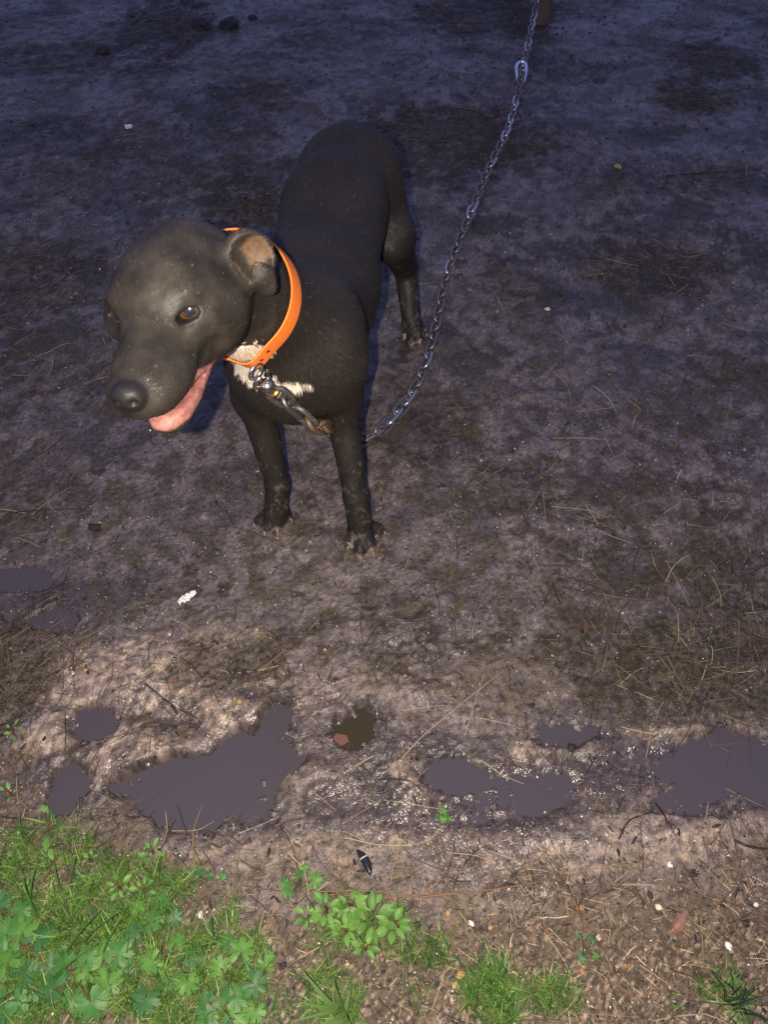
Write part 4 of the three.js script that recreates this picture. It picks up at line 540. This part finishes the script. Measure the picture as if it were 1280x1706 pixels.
// ---------------------------------------------------------------- the verge: grass, moss and weeds
{
  const r = rng(909);
  const leafMat = (rgb, rough = .5) => phys({ rgb, roughness: rough, side: THREE.DoubleSide, transmission: .25, thickness: 0, specularIntensity: .6 });
  const greens = [leafMat([.062, .185, .036]), leafMat([.046, .145, .040]), leafMat([.095, .235, .036])], limes = [leafMat([.125, .270, .045]), leafMat([.095, .225, .040]), leafMat([.150, .300, .060])], stemMat = std({ rgb: [.09, .12, .035], roughness: .6 }), redStem = std({ rgb: [.13, .06, .035], roughness: .6 });
  // round lobed leaf of a cranesbill, unit radius, lying in xz
  const lobed = (seed) => {
    const q = rng(seed), pos = [0, -.06, 0], idx = [], n = 7, gap = .35, outer = [];
    for (let k = 0; k < n; k++) { const mid = -Math.PI + gap + (k + .5) / n * (2 * Math.PI - 2 * gap), w = (2 * Math.PI - 2 * gap) / n; outer.push([mid - w * .5, .50 + .05 * q()], [mid - w * .30, .88 + .1 * q()], [mid - w * .13, .86], [mid, 1.0 + .08 * q()], [mid + w * .13, .86], [mid + w * .30, .88 + .1 * q()]); }
    outer.push([Math.PI - gap, .5]);
    for (const [a, d] of outer) pos.push(Math.cos(a) * d * .5, .02 + .05 * Math.sin(a * 3 + seed), Math.sin(a) * d * .5);
    for (const [a, d] of outer) pos.push(Math.cos(a) * d, .08 * Math.sin(a * 3 + seed) - .10 * d * (d > .8 ? 1 : -.3), Math.sin(a) * d);
    const m = outer.length; for (let i = 0; i < m - 1; i++) { idx.push(0, 2 + i, 1 + i); idx.push(1 + i, 2 + i, 1 + m + i, 2 + i, 2 + m + i, 1 + m + i); }
    const g = new THREE.BufferGeometry(); g.setAttribute('position', new THREE.Float32BufferAttribute(pos, 3)); g.setIndex(idx); g.computeVertexNormals(); return g;
  };
  const oval = (W, tip) => { const pos = [], idx = [], n = 6; for (let i = 0; i <= n; i++) { const t = i / n, w = W * Math.sin(Math.PI * Math.pow(t * .97 + .02, tip)); for (const s of [-1, -.5, 0, .5, 1]) pos.push(t, .06 * Math.sin(t * 3) + Math.abs(s) * w * .35 - .10 * t * t, s * w); } for (let i = 0; i < n; i++) for (let k = 0; k < 4; k++) { const a = i * 5 + k; idx.push(a, a + 1, a + 5, a + 1, a + 6, a + 5); } const g = new THREE.BufferGeometry(); g.setAttribute('position', new THREE.Float32BufferAttribute(pos, 3)); g.setIndex(idx); g.computeVertexNormals(); return g; };
  const lobes = [lobed(1), lobed(2), lobed(3)], ovals = [oval(.27, .85), oval(.22, .8), oval(.30, 1.1)], strapLeaf = oval(.11, .8);
  function weed(u, v, leaves, label, kind, grp) {                   // leaves: [picture x, picture y, size in picture]
    const c = onGround(u, v), t = new THREE.Group(); t.name = numbered(kind); t.position.copy(c); const stems = [];
    leaves.forEach(([lu, lv, px], i) => {
      const lift = .010 + .016 * r(), p = onGround(lu, lv, lift), d = p.distanceTo(EYE), a = px / FOCAL * d * (kind === 'cranesbill' ? .88 : .72), out = V(p.x - c.x, 0, p.z - c.z), far = out.length(), dir = Math.atan2(-out.z, out.x);
      const cr = kind === 'cranesbill', o = mesh('leaf', cr ? lobes[i % 3] : ovals[i % 3], cr ? greens[Math.floor(r() * 3)] : limes[Math.floor(r() * 3)], t);
      o.scale.set(a, a, a * (cr ? .85 + .25 * r() : 1)); o.position.set(p.x - c.x, p.y - c.y, p.z - c.z); o.rotation.set((r() - .5) * .5, dir + (cr ? (r() - .5) * .8 : (r() - .5) * .4), (cr ? -.1 : .25) + (r() - .5) * .5);
      stems.push(straw([V(0, .001, 0), V(out.x * .5, p.y - c.y + .002, out.z * .5), V(out.x, p.y - c.y - .0006, out.z).addScaledVector(V(1, 0, 0), 1e-4)], .0008, .0005, 5));
    });
    mesh('stem', mergeGeometries(stems), r() < .4 ? redStem : stemMat, t); return put(t, label, 'weed', grp);
  }
  const ring = (u, v, n, d, px, ph = 0) => Array.from({ length: n }, (_, i) => { const a = ph + i / n * 6.28 + (r() - .5) * .5, q = d * (.7 + .5 * r()); return [u + Math.cos(a) * q, v + Math.sin(a) * q * .9, px * (.75 + .5 * r())]; });
  const crane = 'cranesbill weeds in the grass';
  weed(300, 1600, [[262, 1610, 22], [300, 1575, 18], [330, 1602, 20], [285, 1640, 24], [252, 1672, 24], [322, 1645, 20]], 'cranesbill weed with round lobed leaves at the middle of the grass', 'cranesbill', crane);
  weed(385, 1640, [[372, 1618, 20], [405, 1590, 24], [385, 1575, 16], [428, 1645, 24], [400, 1668, 22], [352, 1690, 24]], 'cranesbill weed at the right edge of the grass beside bare soil', 'cranesbill', crane);
  weed(250, 1545, [[260, 1540, 24], [232, 1560, 18], [272, 1510, 18], [300, 1538, 14], [240, 1520, 14]], 'dark cranesbill weed left of a white pebble in the grass', 'cranesbill', crane);
  weed(60, 1590, ring(60, 1590, 7, 38, 24), 'cranesbill weed low in the grass at the left edge', 'cranesbill', crane);
  weed(30, 1650, ring(30, 1650, 7, 40, 24, 1), 'cranesbill weed in the lower left corner', 'cranesbill', crane);
  weed(140, 1640, ring(140, 1640, 6, 40, 22, 2), 'cranesbill weed in the grass below the long tan stalk', 'cranesbill', crane);
  weed(190, 1620, ring(188, 1618, 5, 28, 22, .4), 'cranesbill weed with leaves in a close rosette beside brown leaf mould', 'cranesbill', crane);
  weed(20, 1545, ring(20, 1545, 5, 32, 18, .8), 'small cranesbill weed at the left edge of the grass', 'cranesbill', crane);
  weed(380, 1700, ring(375, 1696, 5, 34, 22, .2), 'cranesbill weed cut by the bottom edge below the grass', 'cranesbill', crane);
  weed(440, 1590, [[445, 1610, 14], [430, 1690, 18], [452, 1596, 10]], 'sparse cranesbill weed on bare soil beside the grass', 'cranesbill', crane);
  weed(500, 1475, [[482, 1488, 14], [500, 1462, 12], [526, 1472, 15], [478, 1480, 10], [510, 1455, 9]], 'small cranesbill weed above the leafy weeds, on the muddy verge', 'cranesbill', crane);
  weed(345, 1470, [[335, 1460, 9], [352, 1465, 9], [375, 1468, 9]], 'tiny cranesbill seedling between grass and mud', 'cranesbill', crane);
  weed(738, 1362, [[738, 1355, 10], [732, 1366, 8], [745, 1366, 9], [738, 1372, 8]], 'tiny green seedling alone in the wet mud below the shallow puddle', 'cranesbill', crane);
  weed(970, 1592, [[965, 1600, 8], [984, 1600, 8], [978, 1573, 8], [958, 1568, 6]], 'round-leaved seedling in the straw at the right', 'cranesbill', crane);
  const leafy = 'leafy bright green weeds on the verge';
  weed(620, 1535, ring(618, 1535, 9, 14, 36).concat(ring(625, 1530, 7, 28, 26, .5)), 'bright green leafy weed with the broadest leaves on the verge', 'leafy_weed', leafy);
  weed(655, 1545, ring(655, 1545, 8, 12, 30, .3), 'bright green leafy weed at the right of the leafy clump', 'leafy_weed', leafy);
  weed(585, 1515, ring(585, 1515, 8, 10, 30, .9), 'bright green leafy weed at the top of the leafy clump', 'leafy_weed', leafy);
  weed(545, 1520, ring(545, 1520, 8, 10, 26, .2), 'pale green leafy weed with arching leaves left of the leafy clump', 'leafy_weed', leafy);
  weed(578, 1556, ring(576, 1556, 7, 9, 24, .6), 'bright green leafy weed at the lower left of the leafy clump', 'leafy_weed', leafy);
  weed(610, 1585, ring(608, 1583, 6, 8, 24, .1), 'small leafy weed with upright leaves at the foot of the leafy clump', 'leafy_weed', leafy);
  weed(515, 1530, ring(515, 1530, 6, 8, 18, .5), 'small pale weed at the left end of the leafy clump', 'leafy_weed', leafy);
  weed(88, 1392, [[88, 1398, 34], [86, 1362, 18], [80, 1360, 18], [92, 1420, 24]], 'seedling with one broad upright leaf at the edge of the grass', 'leafy_weed', leafy);
  weed(258, 1425, ring(258, 1425, 5, 8, 18, .4), 'seedling with oval leaves at the edge of mud and grass', 'leafy_weed', leafy);
  weed(158, 1440, ring(158, 1436, 4, 7, 16, .4), 'small seedling with two oval leaves among the grass tips', 'leafy_weed', leafy);
  weed(205, 1485, ring(205, 1485, 7, 10, 18, .1), 'lime green weed with small oval leaves in the grass', 'leafy_weed', leafy);
  weed(245, 1490, ring(245, 1488, 6, 9, 16, .7), 'lime green weed beside the dark cranesbill', 'leafy_weed', leafy);
  weed(20, 1325, ring(20, 1325, 4, 8, 14, .2), 'seedling with oval leaves at the left edge of the mud', 'leafy_weed', leafy);
  weed(30, 1232, ring(32, 1230, 5, 9, 14, .2), 'small green weed in leaf mould at the left edge', 'leafy_weed', leafy);
  weed(140, 1330, [[140, 1358, 14], [139, 1350, 10]], 'single-leaved seedling on the mud above the grass', 'leafy_weed', leafy);
  // broad blades
  const blade = (L, W, bendOut) => { const pos = [], idx = [], n = 6; for (let i = 0; i <= n; i++) { const t = i / n, w = W * (1 - Math.pow(t, 1.8)) + .00005; pos.push(bendOut * t * t * L, L * (t - .28 * bendOut * t * t), -w, bendOut * t * t * L + .15 * w, L * (t - .28 * bendOut * t * t), 0, bendOut * t * t * L, L * (t - .28 * bendOut * t * t), w); if (i) for (let k = 0; k < 2; k++) { const a = (i - 1) * 3 + k; idx.push(a, a + 3, a + 1, a + 1, a + 3, a + 4); } } const g = new THREE.BufferGeometry(); g.setAttribute('position', new THREE.Float32BufferAttribute(pos, 3)); g.setIndex(idx); g.computeVertexNormals(); return g; };
  const tufts = [[800, 1650, 90, .034, .0009, .55, 0, 'dense bright grass tuft at the bottom edge, right of the leafy weeds'], [730, 1590, 34, .036, .0008, .45, 0, 'thin grass tuft on bare soil beside the yellow stones'], [545, 1600, 26, .028, .0007, .5, 2, 'wispy pale tuft on bare soil below the leafy weeds'], [1215, 1680, 26, .075, .0012, .5, 1, 'dark upright grass tuft in the straw at the lower right'], [905, 1660, 46, .030, .0007, .7, 0, 'short mossy tuft at the bottom edge beside black crumbs'], [1160, 1640, 20, .024, .0007, .5, 0, 'little grass tuft left of the dark upright tuft'], [1110, 1672, 16, .024, .0007, .5, 0, 'tiny grass tuft at the bottom edge in the straw'], [575, 1690, 12, .075, .0040, .8, 2, 'clump of broad pale green blades at the bottom edge'], [40, 1395, 40, .026, .0008, .6, 0, 'grass tuft at the left edge against the mud'], [380, 1520, 40, .022, .0006, .7, 2, 'low pale tuft where the grass meets bare soil'], [470, 1690, 30, .03, .0008, .7, 0, 'grass tuft at the bottom edge beside the cranesbill'], [690, 1660, 30, .03, .0008, .6, 2, 'sparse pale tuft at the bottom edge left of the dense one']];
  const bladeMats = [leafMat([.060, .165, .022]), leafMat([.022, .052, .022]), leafMat([.115, .205, .050])];
  for (const [u, v, n, L, W, bend, k, label] of tufts) {
    const c = onGround(u, v), list = [], wide = Math.min(.035, .006 + n * .0004);
    for (let i = 0; i < n; i++) { const g = blade(L * (.5 + .7 * r()), W * (.7 + .6 * r()), bend * (.3 + 1.2 * r())); g.rotateY(r() * 6.28); const a = r() * 6.28, d = wide * Math.sqrt(r()), x = Math.cos(a) * d, z = Math.sin(a) * d; g.translate(x, height(c.x + x, c.z + z) - c.y - .002, z); list.push(g); }
    const t = new THREE.Group(); t.name = numbered('grass_tuft'); t.position.copy(c); const o = mesh('blades', mergeGeometries(list), bladeMats[k], t); o.userData.kind = 'stuff'; put(t, label, 'grass tuft', 'grass tufts on the verge');
  }
  // long single blades that stand out of the grass
  for (const [u, v, L, turn, bend, which] of [[75, 1540, .10, 1.9, .5, 'above the low cranesbill at the left'], [120, 1600, .10, .7, .8, 'arching over the cranesbill below the tan stalk'], [150, 1580, .11, .4, .7, 'the longest, arching to the right'], [60, 1520, .09, 1.3, .6, 'leaning up beside the tan stalk'], [20, 1520, .09, 2.4, .9, 'at the left edge'], [110, 1490, .07, 1.7, .4, 'upright below the broad-leaved seedling'], [130, 1470, .06, 1.2, .5, 'shortest, below the two-leaved seedling'], [95, 1640, .09, .5, 1, 'low in the lower left corner'], [180, 1600, .08, .9, .7, 'beside the close rosette']]) { const g = blade(L, .0022, bend); const o = mesh(numbered('tall_grass'), g, bladeMats[0]); o.rotation.y = turn; o.position.copy(onGround(u, v, -.002)); put(o, 'long single grass blade ' + which, 'grass blade', 'long grass blades'); }
  // the short grass and moss: too fine to count
  const shortBlade = blade(1, .028, .8), gm = phys({ rgb: [1, 1, 1], roughness: .5, side: THREE.DoubleSide, transmission: .2, thickness: 0 });
  scatter('grass', 'short green grass and moss on the verge', 'grass', shortBlade, gm, 150000, () => {
    const p = spot(-220 + 1500 * r(), 1320 + 480 * r()), s = survey(p.x, p.z); if (r() > 1.25 * s.green - .08 || p.x > .55) return null; const L = (.008 + .030 * r() * r()) * (.7 + .6 * smooth(-.3, .3, n2(p.x * 18, p.z * 18))), b = (.5 + .7 * r()) * (1 + .35 * n2b(p.x * 22, p.z * 22)), k = r(), c = k < .55 ? [.080, .205, .022] : k < .85 ? [.175, .31, .045] : k < .92 ? [.035, .10, .025] : [.24, .20, .08];
    return { p: V(p.x, height(p.x, p.z, s) - .001, p.z), e: [(r() - .5) * 1.3, r() * 6.28, (r() - .5) * 1.3], s: V(L, L, L * (.8 + .6 * r())), c: c.map((v) => v * b) };
  });
}
// ---------------------------------------------------------------- the phone that takes the picture, behind the lens
{
  const phone = new THREE.Group(); phone.name = 'mobile_phone'; phone.position.copy(EYE).addScaledVector(LOOK, -.014); phone.rotation.copy(camera.rotation);
  const g = new THREE.BoxGeometry(.072, .148, .008), body = mesh('phone_body', g, std({ rgb: [.02, .02, .022], roughness: .4 }), phone); body.position.set(-.015, .05, 0);
  const led = mesh('flash_lamp', new THREE.CylinderGeometry(.0035, .0035, .0012, 20), std({ rgb: [.8, .78, .7], emissive: new THREE.Color(1, .94, .86), emissiveIntensity: 3 }), phone); led.rotation.x = Math.PI / 2; led.position.set(-.045, 0, -.0052);
  put(phone, 'dark phone held out of view with its flash lit', 'phone');
}
renderer.render(scene, camera);
